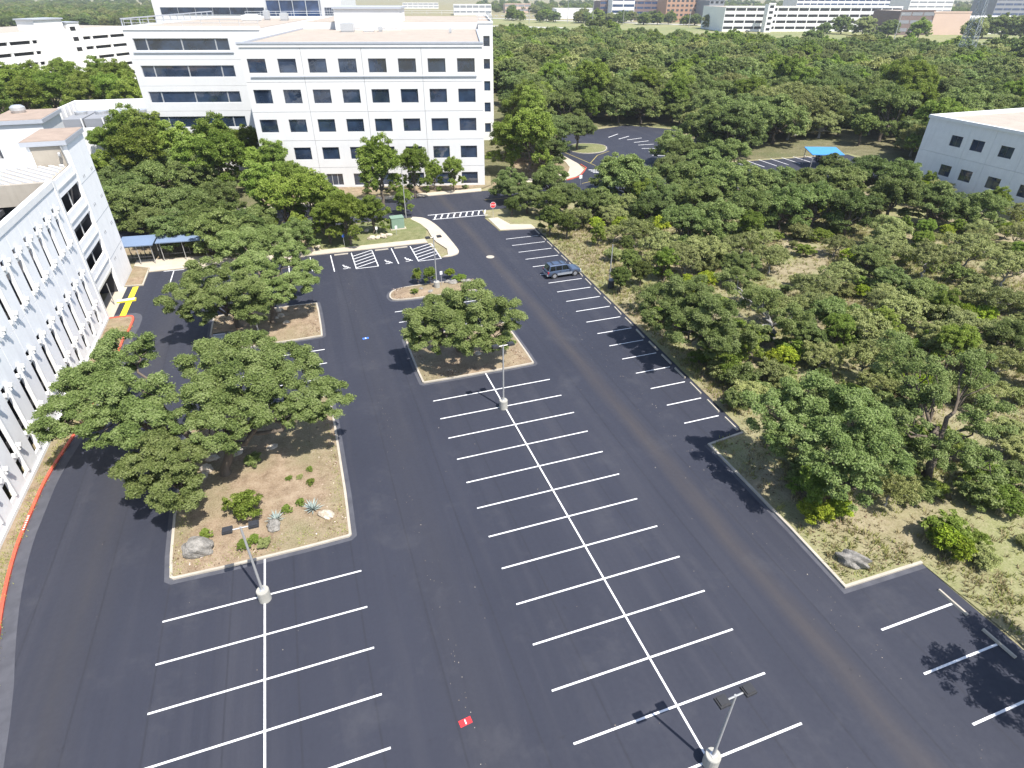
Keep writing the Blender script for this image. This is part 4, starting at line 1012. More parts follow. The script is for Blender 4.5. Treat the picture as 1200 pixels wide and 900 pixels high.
sign_post(G(465, 276), 'small white sign in front of the green cabinet', .32, .45, 'sign_white', 1.0, False, .1)
sign_post(G(442, 276), 'small white sign by the pale lawn stones', .3, .42, 'sign_white', .9, False, .1)
sign_post(G(518, 338), 'thin sign post beside the lamp in the narrow island', .3, .4, 'sign_white', 1.8, False, .1)
sign_post(G(680, 217), 'small white sign on the far junction walk', .6, .6, 'sign_white', 1.2, False, .1)
cb = empty('utility_cabinet', (*G(466, 268), .11), .05); tag(cb, 'pale green utility cabinet on a concrete pad on the lawn', 'utility cabinet')
MB().box(-1.15, 1.15, -.85, .85, 0, .12).build('pad', 'walk', cb); MB().box(-.95, .95, -.7, .7, .12, 1.65).build('housing', 'cabinet', cb); MB().box(-1.0, 1.0, -.75, .75, 1.65, 1.72).build('lid', 'cabinet', cb)
for x in (-.47, .47): MB().box(x-.44, x+.44, -.72, -.70, .2, 1.55).build('door', 'cabinet', cb)
bn = empty('litter_bin', (19.9, 16.5, 0.03), .2); tag(bn, 'dark litter bin at the wood edge beside the bare pole', 'bin')
MB().lathe([(.33, 0), (.38, .1), (.38, .95), (.35, 1.0)], 14).build('barrel', 'plastic', bn); MB().lathe([(.36, 1.0), (.36, 1.08), (.2, 1.2), (.05, 1.22)], 14).build('lid', 'far_gray', bn)

# ------------------------------------------------------------------ rocks, agaves
def rock(xy, dims, seed, label, mat='rock_gray', rz=0.0, z=.0, group=None):
    bm = bmesh.new(); bmesh.ops.create_icosphere(bm, subdivisions=4, radius=1); rg = np.random.default_rng(seed)
    ph = rg.uniform(0, 6, (9, 3)); fr = rg.uniform(1.5, 4.5, (9, 3)); pl = [(unit(rg.normal(size=3)), rg.uniform(.68, .92)) for _ in range(9)]
    for v in bm.verts:
        p = np.array(v.co); 
        for n_, d_ in pl:
            k = p@n_
            if k > d_: p = p-n_*(k-d_)*.85
        s = 1+sum(.05*math.sin(fr[i]@p*1.6+ph[i][0]) for i in range(9))*.6+.02*math.sin(p[0]*17+p[1]*13)*math.sin(p[2]*19+p[1]*7)
        p = p*s; v.co = (p[0]*dims[0], p[1]*dims[1], p[2]*dims[2]+dims[2]*.45)
    me = bpy.data.meshes.new('boulder'); bm.to_mesh(me); bm.free(); me.materials.append(MT[mat])
    o = link('boulder', me, None, (xy[0], xy[1], z), rz); return tag(o, label, 'boulder', group)
rock(G(234, 649), (.92, .80, .80), 1, 'round speckled grey boulder in the corner of the boulder island', rz=-.3, z=.1)
rock(G(322, 620), (.42, .55, .45), 2, 'upright grey rock beside the silver agave', rz=.2, z=.1)
rock(G(383, 606), (.62, .34, .34), 3, 'pale smooth boulder lying beside the spiky agave', 'rock_pale', rz=-.6, z=.1)
rock(G(997, 660), (1.0, .52, .62), 4, 'dark weathered flat rock on the verge inside the kerb corner', rz=-.65, z=.05)
rock(G(849, 433), (1.05, .8, .8), 5, 'big tan boulder at the wood edge under a bush', 'rock_pale', rz=-.5, z=.0)
rock(G(560, 417), (.35, .3, .25), 6, 'small stone under the lone island oak', 'rock_pale', z=.12)
for i, (x, y, s) in enumerate(((436, 281, .7), (443, 280, .6), (449, 279, .75), (456, 277, .55), (430, 272, .5))): rock(G(x, y), (s, s*.6, s*.5), 20+i, 'pale limestone rock in the heap on the lawn', 'rock_pale', rz=i, z=.11, group='limestone rocks on the lawn')
for i, (x, y, s) in enumerate(((345, 292, .9), (336, 298, .7), (354, 301, .6), (362, 295, .8), (372, 290, .6), (340, 306, .5))): rock(G(x, y), (s, s*.7, s*.55), 30+i, 'pale limestone rock half hidden beside the walk under oaks', 'rock_pale', rz=i*2, z=.05, group='limestone rocks by the walk')
for i, (x, y, s) in enumerate(((326, 366, .6), (330, 372, .5), (336, 380, .45), (322, 375, .5))): rock(G(x, y), (s, s*.7, s*.45), 40+i, 'pale rock in the leaf litter of the two-oak island', 'rock_pale', rz=i*2, z=.12, group='rocks in the upper island')
for i, (x, y, s) in enumerate(((532, 334, .7), (540, 331, .8), (548, 333, .6), (525, 333, .5), (494, 341, .4), (505, 344, .4))): rock(G(x, y), (s, s*.6, s*.45), 50+i, 'rough brown stone in the narrow island', 'rock_gray', rz=i*2, z=.22, group='stones in the narrow island')
for i, (x, y, s) in enumerate(((250, 540, .5), (243, 552, .6), (280, 533, .5), (300, 500, .5), (240, 560, .4), (320, 527, .45))): rock(G(x, y), (s, s*.7, s*.45), 60+i, 'pale stone in the shade under the big island oak', 'rock_pale', rz=i*2, z=.14, group='stones under the big oak')
def agave(xy, s, seed, label, z=.12):
    rg = np.random.default_rng(seed); mb = MB()
    o = empty('agave', (*xy, z)); tag(o, label, 'plant')
    for i in range(34):
        a = i*2.4+rg.uniform(-.2, .2); el = .25+1.0*(i/34); L_ = s*(.75+.35*rg.random()); w_ = .09*s
        d = np.array([math.cos(a)*math.cos(el), math.sin(a)*math.cos(el), math.sin(el)]); t = np.array([-math.sin(a), math.cos(a), 0]); n_ = np.cross(d, t)
        p0 = d*.05; p1 = d*L_*.5+np.array([0, 0, .04]); p2 = d*L_
        lf = MB()
        lf.poly([p0-t*w_*.5, p0+t*w_*.5, p1+t*w_*.6+n_*.0, p1-n_*.03, p1-t*w_*.6]); lf.poly([p1-t*w_*.6, p1-n_*.03, p1+t*w_*.6, p2])
        lf.build('leaf', 'agave_leaf', o)
    return o
agave(G(367, 599), .85, 1, 'spiky silver agave beside the pale boulder'); agave(G(324, 612), .8, 2, 'silver agave rosette over the upright grey rock')

# ------------------------------------------------------------------ trees
# the big oaks of the boulder island
custom_tree('oak_tree', (238, 528), [(80, 490, 4.6, 2.1), (112, 452, 5.4, 2.5), (148, 412, 5.8, 2.3), (157, 462, 6.0, 2.4), (178, 505, 5.0, 2.1), (130, 500, 4.4, 1.9)], 101, 'spreading oak leaning over the red kerb beside the garage', k=28, cover=1.4)
custom_tree('oak_tree', (222, 575), [(175, 552, 3.6, 1.9), (208, 575, 3.2, 1.8), (180, 530, 4.6, 1.8), (212, 540, 4.6, 1.7)], 102, 'low bushy oak hanging over the lane at the boulder island', k=26, cover=1.4)
custom_tree('oak_tree', (266, 558), [(243, 470, 6.2, 2.3), (290, 445, 6.8, 2.7), (248, 425, 6.6, 2.3), (295, 412, 6.8, 2.1), (340, 432, 6.4, 2.4), (380, 468, 5.0, 1.9), (255, 505, 5.2, 1.9), (310, 478, 5.6, 1.9), (355, 480, 4.9, 1.7)], 103, 'big many-limbed oak in the middle of the boulder island', k=26, cover=1.35, r0=.36)
custom_tree('oak_tree', (540, 412), [(492, 383, 4.6, 2.2), (520, 366, 5.4, 2.4), (555, 356, 6.0, 2.5), (588, 374, 5.0, 2.3), (545, 390, 4.4, 2.3), (500, 402, 3.2, 1.7), (582, 398, 3.2, 1.7)], 104, 'lone round oak in the island above the lamp post', k=24, cover=1.35, r0=.34)
custom_tree('oak_tree', (322, 380), [(290, 285, 6.4, 2.5), (340, 300, 5.8, 2.1), (300, 318, 6.0, 2.5), (345, 335, 4.4, 1.9), (358, 320, 5.0, 1.8), (315, 345, 4.6, 2.0), (270, 290, 6.2, 2.2), (325, 278, 6.4, 1.9)], 105, 'tall oak at the back corner of the upper island', k=24, r0=.3)
custom_tree('oak_tree', (282, 385), [(213, 350, 5.0, 2.2), (242, 326, 6.0, 2.5), (258, 352, 5.0, 2.2), (288, 340, 5.6, 2.3), (298, 365, 3.8, 1.8), (232, 366, 3.8, 1.7)], 106, 'wide oak in the upper island reaching over the lane', k=24, r0=.3)
# right-hand wood edge
custom_tree('oak_tree', (985, 585), [(905, 482, 5.4, 2.1), (950, 470, 6.2, 2.3), (1000, 490, 6.6, 2.5), (935, 520, 5.0, 2.2), (980, 530, 5.6, 2.3), (1030, 530, 5.6, 2.2), (1000, 570, 3.6, 1.8)], 107, 'broad oak above the kerb notch by the flat rock', leaf='leaf_oak', k=22, cover=1.1, r0=.34, loose=.28)
custom_tree('oak_tree', (1085, 560), [(1080, 450, 6.0, 2.4), (1050, 415, 6.6, 2.2), (1130, 430, 6.4, 2.2), (1150, 490, 5.4, 2.0), (1110, 530, 4.2, 1.8), (1150, 545, 3.6, 1.7), (1060, 500, 5.0, 1.7)], 108, 'open-crowned oak with crooked dark limbs beside bare dirt', leaf='leaf_oak', k=16, cover=.85, r0=.32, loose=.35, nbr=5)
custom_tree('oak_tree', (838, 425), [(775, 355, 4.8, 2.2), (805, 345, 5.8, 2.4), (835, 370, 5.6, 2.4), (800, 385, 4.4, 2.2), (840, 400, 3.8, 2.0), (770, 375, 3.4, 1.6)], 109, 'dense oak shading the stalls at the wood edge', leaf='leaf_oak', k=24, cover=1.3, r0=.3)
custom_tree('oak_tree', (905, 400), [(860, 330, 5.6, 2.0), (890, 355, 5.0, 2.1), (925, 375, 4.4, 2.0), (880, 390, 3.8, 1.7)], 110, 'grey-green oak behind the dense edge oak', leaf='leaf_oak', k=18, cover=1.0, r0=.28, bark='bark_pale', loose=.3)
# oak outside the frame whose shadow crosses the last stalls
oo = custom_tree('oak_tree', (1380, 835), [(1338, 732, 5.0, 2.3), (1290, 770, 5.4, 1.9), (1380, 772, 5.6, 2.2), (1330, 812, 4.6, 1.6)], 111, 'oak beside the last stalls whose shadow crosses them', k=20, cover=.5, r0=.3, nbr=9)

def row(key, lst, label, group, name='oak_tree', z=0.0, hs=1.0):
    for (x, y, R) in lst:
        k_ = key+str(int(rng.integers(0, {'oak': 4, 'elm': 2, 'juniper': 2, 'mesquite': 3, 'far': 4}[key]))) if key in ('oak', 'elm', 'juniper', 'mesquite', 'far') else key
        put_tree(k_, at_crown(k_, x, y, R, hs), R, None, label, group, name, z, 'tree', hs)
# between garage and office
row('oak', [(200, 192, 4.4), (150, 222, 4.2), (285, 262, 3.4), (240, 245, 4.0), (205, 262, 3.6), (300, 285, 3.2), (180, 205, 4.6), (232, 200, 4.6), (215, 235, 4.2), (165, 235, 4.4), (140, 205, 4.2), (255, 225, 3.6), (262, 265, 4.0), (180, 258, 3.4), (300, 255, 3.4), (130, 235, 3.8), (345, 270, 3.0), (232, 262, 3.4)], 'grey-green oak in the grove between the garage and the office', 'oaks between garage and office')
row('elm', [(222, 132, 3.6), (225, 180, 4.6), (258, 182, 4.6), (160, 178, 4.8), (148, 146, 5.0), (172, 152, 5.0), (266, 124, 5.4), (205, 165, 4.8), (250, 160, 5.2), (230, 150, 4.4), (195, 142, 4.4), (285, 168, 3.8), (120, 195, 3.4), (245, 132, 4.2), (276, 145, 4.6), (122, 165, 3.2), (300, 190, 3.2)], 'bright green broadleaf tree in the grove beside the office wing', 'broadleaf trees beside the office', 'broadleaf_tree')
row('elm', [(303, 212, 4.0), (330, 230, 3.6), (362, 225, 3.8), (345, 210, 3.4), (318, 182, 3.8), (388, 236, 3.0)], 'bushy green tree below the office windows beside the lawn', 'trees below the office left half', 'broadleaf_tree')
row('elm', [(405, 248, 3.0), (435, 243, 2.5), (382, 252, 2.6)], 'round green tree on the lawn behind the disabled bays', 'trees on the lawn', 'broadleaf_tree')
put_tree('elm0', at_crown('elm0', 443, 184, 4.3, 1.15), 4.3, None, 'tall young tree against the office front beside the entrance', None, 'broadleaf_tree', 0, 'tree', 1.15)
put_tree('elm1', at_crown('elm1', 484, 195, 3.0, 1.1), 3.0, None, 'slender tree in front of the office ground-floor windows', None, 'broadleaf_tree', 0, 'tree', 1.2)
put_tree('elm0', at_crown('elm0', 508, 198, 2.0, 1.2), 2.0, None, 'thin small tree by the office windows, next to the slender tree', None, 'broadleaf_tree', 0, 'tree', 1.2)
put_tree('elm1', at_crown('elm1', 531, 196, 2.1, 1.25), 2.1, None, 'thin small tree nearest the office corner', None, 'broadleaf_tree', 0, 'tree', 1.2)
put_tree('elm1', at_crown('elm1', 473, 232, 1.7), 1.7, None, 'small round tree beside the lawn lamp post', None, 'broadleaf_tree')
row('shrub0', [(500, 222, .8), (515, 221, .7), (545, 219, .7), (480, 219, .9), (455, 222, .9), (430, 224, .9), (340, 222, 1.2)], 'low dark shrub along the office front', 'shrubs along the office front', 'shrub')
# right of the office
row('oak', [(598, 210, 3.4), (645, 205, 3.6), (618, 226, 3.0), (650, 232, 3.0)], 'oak on the corner beside the stop sign', 'oaks by the stop sign')
row('elm', [(622, 155, 5.2), (598, 160, 4.4)], 'broad green tree over the bed right of the office', 'trees right of the office', 'broadleaf_tree')
row('oak', [(678, 148, 4.6), (803, 176, 4.2), (790, 164, 4.4), (722, 196, 4.2), (664, 226, 3.2), (690, 236, 3.2), (640, 172, 4.0), (738, 202, 5.0), (760, 217, 3.6), (652, 146, 4.2)], 'oak around the far loop junction', 'oaks round the far loop')
row('juniper', [(645, 255, 2.3), (665, 262, 1.9), (600, 240, 1.6)], 'dense dark juniper at the top of the wood edge', 'junipers at the lot corner', 'juniper_tree')
# narrow island plants
row('elm', [(478+25, 322, .9), (489, 321, .8)], 'little round tree in the narrow island by the lamp', 'little trees in the narrow island', 'small_tree', .2)
row('lime0', [(527, 321, .75)], 'bright lime-green sapling in the narrow island', None, 'small_tree', .2)
row('shrub1', [(540, 327, .8), (534, 328, .6), (486, 343, .55)], 'low shrub among the stones of the narrow island', 'shrubs in the narrow island', 'shrub', .2)
put_tree('shrub1', at_crown('shrub1', 288, 594, 1.45), 1.45, None, 'dense bright green shrub in the boulder island', None, 'shrub', .12, 'shrub', 1.1)
put_tree('shrub0', at_crown('shrub0', 296, 540, .8), .8, None, 'dark shrub in the shade of the big island oak', None, 'shrub', .12, 'shrub')
row('shrub1', [(363, 551, .32), (364, 566, .38), (339, 562, .3), (241, 627, .5), (352, 590, .4), (336, 598, .45), (298, 633, .5), (285, 640, .5)], 'tiny green tuft in the boulder island mulch', 'tufts in the boulder island', 'shrub', .12)
row('shrub2', [(352, 560, .3), (311, 637, .5)], 'tiny grey-green tuft in the boulder island mulch', 'grey tufts in the boulder island', 'shrub', .12)
# wood edge shrubs and thin trees
row('juniper', [(738, 305, 1.7), (728, 325, 1.6), (752, 318, 1.6), (735, 285, 1.3)], 'dark juniper beside the bare pole at the wood edge', 'junipers by the bare pole', 'juniper_tree')
row('mesquite', [(745, 268, 2.8), (775, 285, 3.0), (805, 300, 3.0), (830, 290, 3.2), (870, 285, 3.0), (905, 300, 2.6), (955, 335, 2.8), (985, 320, 2.6), (1020, 380, 3.0), (1060, 360, 3.0), (1130, 380, 3.0), (1170, 350, 3.0), (1175, 420, 2.6), (1090, 300, 3.2), (1140, 290, 3.4), (1040, 290, 3.0), (965, 415, 2.0), (1185, 310, 3.2), (720, 250, 2.4), (700, 235, 2.2)], 'thin grey-green scrub tree in the open ground by the lot', 'scrub trees in the open ground', 'scrub_tree')
row('oak', [(800, 205, 4.4), (830, 190, 4.6), (855, 178, 4.6), (790, 195, 4.0), (850, 208, 4.6), (880, 213, 4.4), (915, 214, 4.4), (945, 216, 4.4), (985, 205, 4.6), (978, 190, 3.0), (1020, 200, 4.6), (1055, 205, 4.6), (820, 225, 4.0), (770, 225, 3.8), (705, 232, 3.0), (800, 258, 3.8), (840, 252, 4.0), (880, 240, 4.0), (920, 235, 4.2), (960, 232, 4.2), (1000, 240, 4.0), (1050, 225, 4.4), (1100, 232, 4.2), (1150, 240, 3.8), (760, 240, 3.2), (790, 228, 3.2), (975, 365, 2.8), (940, 388, 2.4), (1080, 340, 2.6), (1190, 395, 2.8)], 'oak standing apart in the scrub between the lot and the east building', 'oaks in the scrub')
row('elm', [(755, 225, 2.4), (985, 385, 1.8), (1120, 400, 2.0), (880, 395, 1.6), (960, 560, 1.7), (1035, 375, 1.9)], 'bright green young tree in the scrub beyond the edge oaks', 'young green trees in the scrub', 'broadleaf_tree')
row('lime0', [(728, 262, 1.6), (748, 255, 1.8), (775, 262, 1.8), (1155, 370, 1.7), (1130, 365, 1.5), (920, 415, 1.5), (955, 600, 1.3), (985, 594, 1.1), (1108, 628, 1.3), (1122, 640, 1.2), (905, 420, 1.2), (1065, 300, 1.6), (700, 262, 1.5), (870, 440, .9), (1010, 340, 1.2)], 'bright lime-green bush in the dry scrub', 'lime-green bushes in the scrub', 'shrub')
fl_ = np.random.default_rng(77); nfill = 0
for _ in range(6000):
    if nfill >= 84: break
    X = fl_.uniform(20.5, 92); Y = fl_.uniform(-24, 45); x, y, zc = px((X, Y, 1.5))
    if x > 1215 or x < 640 or y > 575: continue
    if x > 1120 and y > 480: continue
    q = fl_.random(); key = 'mesquite%d' % fl_.integers(0, 3) if q < .50 else ('elm%d' % fl_.integers(0, 2) if q < .70 else ('lime0' if q < .88 else ('grayoak0' if q < .95 else 'oak%d' % fl_.integers(0, 4))))
    R_ = {'m': fl_.uniform(1.7, 2.9), 'e': fl_.uniform(1.1, 2.0), 'l': fl_.uniform(.9, 1.7), 'g': fl_.uniform(1.8, 2.8), 'o': fl_.uniform(1.8, 3.0)}[key[0]]
    if X-R_*.6 < edge_x(Y)+.3: continue
    if any((X-a)**2+(Y-b)**2 < (.62*(R_+r))**2 for a, b, r in TREES): continue
    v_ = math.sin(X*.17+1.0)*math.sin(Y*.19+.5)
    if v_ > .55: continue
    nm = {'m': ('thin grey-green scrub tree in the open ground by the lot', 'scrub trees in the open ground', 'scrub_tree'), 'e': ('bright green young tree in the scrub beyond the edge oaks', 'young green trees in the scrub', 'broadleaf_tree'), 'l': ('bright lime-green bush in the dry scrub', 'lime-green bushes in the scrub', 'shrub'), 'g': ('pale grey-green oak standing in the scrub', 'pale oaks in the scrub', 'oak_tree'), 'o': ('oak standing apart in the scrub between the lot and the east building', 'oaks in the scrub', 'oak_tree')}[key[0]]
    put_tree(key, (X, Y), R_, None, nm[0], nm[1], nm[2], 0, 'tree', fl_.uniform(.9, 1.2)); nfill += 1
shr = []
rs = np.random.default_rng(5)
while len(shr) < 200:
    x = rs.uniform(660, 1200); y = rs.uniform(238, 660)
    if x < 640+(y-265)*.83+30: continue
    if y > 590 and x < 1100: continue
    g_ = G(x, y)
    if any((g_[0]-a)**2+(g_[1]-b)**2 < (r*.4)**2 for a, b, r in TREES): continue
    if any((x-a)**2+(y-b)**2 < 10 for a, b in shr): continue
    shr.append((x, y))
for i, (x, y) in enumerate(shr):
    k_ = ('shrub0', 'shrub2', 'shrub2', 'shrub1')[int(rs.integers(0, 4))]; R = rs.uniform(.6, 1.9)
    put_tree(k_, G(x, y), R, None, ('low dark green shrub in the scrub', 'low bright green shrub in the scrub', 'low grey-green shrub in the scrub')[int(k_[-1])], ('dark scrub shrubs', 'bright scrub shrubs', 'grey scrub shrubs')[int(k_[-1])], 'shrub', .02, 'shrub', rs.uniform(.8, 1.1))

# ------------------------------------------------------------------ woods: nearest trees one by one, the rest as one mass
def inside(p, poly):
    c = False; n = len(poly); x, y = p
    for i in range(n):
        a = poly[i]; b = poly[i-1]
        if (a[1] > y) != (b[1] > y) and x < (b[0]-a[0])*(y-a[1])/(b[1]-a[1])+a[0]: c = not c
    return c
NO = [[(18, 44), (36, 46), (62, 45), (104, 43), (104, 69), (75, 69), (70, 74), (86, 103), (74, 112), (49, 107), (39, 88), (39, 72), (34, 66), (18, 66)],
      [(88, 48), (88, -30), (160, -30), (160, 48)], [(-45, 60), (24, 60), (62, 175), (-8, 175)], [(88, 60), (108, 60), (108, 78), (88, 78)]]
pts = []
rw_ = np.random.default_rng(11); SP = 7.3
for ix in range(0, 65):
    for iy in range(0, 78):
        X = 18+ix*SP+rw_.uniform(-2.4, 2.4)+(SP/2 if iy % 2 else 0); Y = 20+iy*SP*.9+rw_.uniform(-2.2, 2.2)
        if Y < 66 and X < 104: continue
        if Y < 60 and X < 30: continue
        if any(inside((X, Y), q) for q in NO): continue
        x, y, zc = px((X, Y, 0))
        if zc < 5 or x < 500 or x > 1290 or y > 320: continue
        if y < 47+(x-600)*.043: continue
        if any((X-a)**2+(Y-b)**2 < (r*.7)**2 for a, b, r in TREES[:140]): continue
        # clearing round the pylon
        if (X-297)**2+(Y-196)**2 < 110: continue
        pts.append((X, Y, zc))
pts.sort(key=lambda q: q[2])
NIND = 190
crown_objs = {}
for i, (X, Y, zc) in enumerate(pts[:NIND]):
    r = rw_.random(); key = 'elm%d' % rw_.integers(0, 2) if r < .22 else ('juniper%d' % rw_.integers(0, 2) if r < .30 else ('grayoak0' if r < .48 else 'oak%d' % rw_.integers(0, 4)))
    R = rw_.uniform(4.0, 7.0)*(.85 if key[0] == 'e' else (.62 if key[0] == 'j' else 1))
    lab = {'o': ('dark oak in the dense wood behind the far lots', 'oaks in the dense wood', 'oak_tree'), 'g': ('pale grey-green oak in the dense wood behind the far lots', 'pale oaks in the dense wood', 'oak_tree'), 'e': ('bright green tree in the dense wood behind the far lots', 'green trees in the dense wood', 'broadleaf_tree'), 'j': ('dark juniper in the dense wood behind the far lots', 'junipers in the dense wood', 'juniper_tree')}[key[0]]
    put_tree(key, (X, Y), R, None, lab[0], lab[1], lab[2], 0, 'tree', rw_.uniform(.85, 1.15))
rest = [(p[0], p[1], rw_.choice([3.6, 4.6, 5.2, 5.8, 6.8])*rw_.uniform(.9, 1.1)/4.2) for p in pts[NIND:]]
# far wood at the top left, behind the distant garage, and groves round it
for k in range(1500):
    x = rw_.uniform(-20, 215); y = rw_.uniform(-3, 34)
    X, Y = G(x, y)
    if y > 24 and x > 0 and k % 2: continue
    v_ = (np.array([X, Y])-np.array([-94, 212])); u_ = v_@gd; n_ = v_@np.array([-gd[1], gd[0]])
    if n_ < 64 or Y > 2200: continue
    rest.append((X, Y, rw_.uniform(4.5, 7.5)/4.2))
for k in range(900):
    x = rw_.uniform(560, 1230); 
    X, Y = G(x, rw_.uniform(4, 16+(x-600)*.012)); rest.append((X, Y, rw_.uniform(5, 8)/4.2))
# far-left groves in front of the distant garage, one by one
row('elm', [(20, 100, 5.5), (50, 96, 5.5), (85, 92, 5.5), (115, 82, 5.5), (135, 90, 5.5), (150, 98, 5.0), (105, 100, 5.2), (60, 105, 5.2), (10, 90, 5.4), (130, 105, 5), (35, 88, 5.4), (75, 84, 5.0), (150, 108, 5.0), (95, 108, 5.0), (-5, 112, 5.2), (25, 112, 5.0)], 'leafy tree in the belt before the distant garage', 'trees before the distant garage', 'broadleaf_tree')
row('oak', [(5, 172, 3.6), (12, 170, 3.0)], 'tree rising beside the tan parking deck', 'trees by the tan deck')
# highway trees
hw = []
for i in range(85):
    x = rw_.uniform(585, 1230); y = 24.5+(x-600)*.026+rw_.uniform(-5, 1.0); hw.append((float(x), float(y), float(rw_.uniform(5.5, 8.0))))
for (x, y, R) in hw:
    k_ = 'far%d' % rw_.integers(0, 4); put_tree(k_, G(x, y), R, None, 'tree in the distant belt along the highway', 'trees along the highway', 'highway_tree')
for (x, y, R) in ((985, 40, 9), (965, 41, 6), (1010, 42, 9), (1075, 45, 9), (1150, 45, 10), (1172, 45, 11), (1195, 46, 11), (1168, 74, 8), (1195, 78, 9), (1110, 68, 6), (1060, 66, 7), (1138, 46, 9), (1040, 44, 8), (1020, 60, 7), (950, 56, 7), (700, 46, 9), (715, 45, 8), (830, 34, 8), (880, 36, 8), (600, 24, 9), (640, 25, 9), (700, 26, 9), (730, 27, 8), (770, 29, 8)):
    k_ = 'far%d' % rw_.integers(0, 4); put_tree(k_, G(x, y), R, None, 'tree in the distant belt along the highway', 'trees along the highway', 'highway_tree')
# one mass of far woodland (instances of four crowns on points)
src = []
for k in range(4):
    o = next(o for o in bpy.data.objects if o.name.startswith('crown') and o.data == PR['far%d' % k][1]); src.append(o)
me = bpy.data.meshes.new('far_woodland'); me.from_pydata([(a, b, 0) for a, b, _ in rest], [], [])
at = me.attributes.new('sc', 'FLOAT', 'POINT'); at.data.foreach_set('value', [s for _, _, s in rest])
at = me.attributes.new('idx', 'INT', 'POINT'); at.data.foreach_set('value', [int(i) for i in rw_.integers(0, 4, len(rest))])
at = me.attributes.new('rz', 'FLOAT', 'POINT'); at.data.foreach_set('value', [float(q) for q in rw_.uniform(0, 6.28, len(rest))])
fwo = link('far_woodland', me); tag(fwo, 'dense far woodland running back to the highway', 'woodland', None, 'stuff')
ng = bpy.data.node_groups.new('woodland', 'GeometryNodeTree'); ng.interface.new_socket('Geometry', in_out='INPUT', socket_type='NodeSocketGeometry'); ng.interface.new_socket('Geometry', in_out='OUTPUT', socket_type='NodeSocketGeometry')
gi = ng.nodes.new('NodeGroupInput'); go = ng.nodes.new('NodeGroupOutput'); ip = ng.nodes.new('GeometryNodeInstanceOnPoints'); jn = ng.nodes.new('GeometryNodeJoinGeometry')
for o in reversed(src):
    ob = ng.nodes.new('GeometryNodeObjectInfo'); ob.inputs['Object'].default_value = o; ob.inputs['As Instance'].default_value = True; ob.transform_space = 'ORIGINAL'
    ng.links.new(ob.outputs['Geometry'], jn.inputs[0])
def named(nm, t):
    n = ng.nodes.new('GeometryNodeInputNamedAttribute'); n.data_type = t; n.inputs[0].default_value = nm; return [s for s in n.outputs if s.enabled][0]
ng.links.new(gi.outputs[0], ip.inputs['Points']); ng.links.new(jn.outputs[0], ip.inputs['Instance']); ip.inputs['Pick Instance'].default_value = True
ng.links.new(named('idx', 'INT'), ip.inputs['Instance Index']); ng.links.new(named('sc', 'FLOAT'), ip.inputs['Scale'])
cx_ = ng.nodes.new('ShaderNodeCombineXYZ'); ng.links.new(named('rz', 'FLOAT'), cx_.inputs[2]); ng.links.new(cx_.outputs[0], ip.inputs['Rotation'])
ng.links.new(ip.outputs[0], go.inputs[0])
md = fwo.modifiers.new('woodland', 'NODES'); md.node_group = ng

# ------------------------------------------------------------------ dry grass on the verge
def grass(name, n, test, h, mat, label, seed, z=.03, width=.035, blades=7):
    rg = np.random.default_rng(seed); P = []
    while len(P) < n:
        x, y = test(rg)
        if x is None: continue
        P.append((x, y))
    P = np.array(P); B = np.repeat(P, blades, 0); m = len(B); B = B+rg.normal(size=(m, 2))*.12
    a = rg.uniform(0, 6.28, m); hh = h*rg.uniform(.5, 1.3, m); ln = hh*rg.uniform(.2, .9, m)
    t = np.stack([np.cos(a+1.57), np.sin(a+1.57)], 1)*width*rg.uniform(.7, 1.4, m)[:, None]
    tip = np.concatenate([B+np.stack([np.cos(a), np.sin(a)], 1)*ln[:, None], (hh+z)[:, None]], 1)
    z0 = np.full((m, 1), z)
    V = np.stack([np.concatenate([B-t, z0], 1), np.concatenate([B+t, z0], 1), tip], 1).reshape(-1, 3)
    me = fast_mesh(name, V, 3, mat, np.repeat(rg.uniform(0, 1, len(P)), blades)+rg.normal(size=m)*.1)
    return tag(link(name, me), label, 'grass', None, 'stuff')
vpoly = [EDGE[0], (60, 44), (75, 40), (75, -30), (40, -55), (20.3, -45), (20, -36.5), (NOTCH[4][0]+.4, NOTCH[4][1]+.3), (NOTCH[3][0]+.4, NOTCH[3][1]+.4), (NOTCH[1][0]+.6, NOTCH[1][1]), (EDGE[2][0]+.4, EDGE[2][1]), (EDGE[1][0]+.4, EDGE[1][1])]
def vt(dens):
    def f(rg):
        x = rg.uniform(13, 75); y = rg.uniform(-50, 44)
        if not inside((x, y), vpoly): return None, None
        v_ = math.sin(x*.31+1.3*math.sin(y*.23))*math.sin(y*.27+1.1*math.sin(x*.19))
        if v_ < dens and rg.random() > .25: return None, None
        return x, y
    return f
grass('dry_grass', 12000, vt(-.15), .32, 'straw', 'dry straw-coloured grass across the open scrub', 1)
grass('green_grass', 14000, vt(-.1), .30, 'straw_green', 'greenish weeds across the open scrub', 2)
def i1t(rg):
    x = rg.uniform(-25, -14.3); y = rg.uniform(-13.2, 4); 
    if rg.random() > .3 and (abs(x+19.5) < 4.2 and y > -11.6): return None, None
    return x, y
grass('island_grass', 900, i1t, .10, 'straw_green', 'short thin grass at the edge of the boulder island', 3, .12, .02, 6)
def gv(rg):
    y = rg.uniform(-20, 24); x = rg.uniform(-35.2, -32.5)
    return (x, y) if inside((x, y), red+[(-35.4, 20), (-35.4, -60)]) else (None, None)
grass('kerb_grass', 1600, gv, .12, 'straw_green', 'thin grass strip between the garage wall and the red kerb', 4, .09, .02, 6)

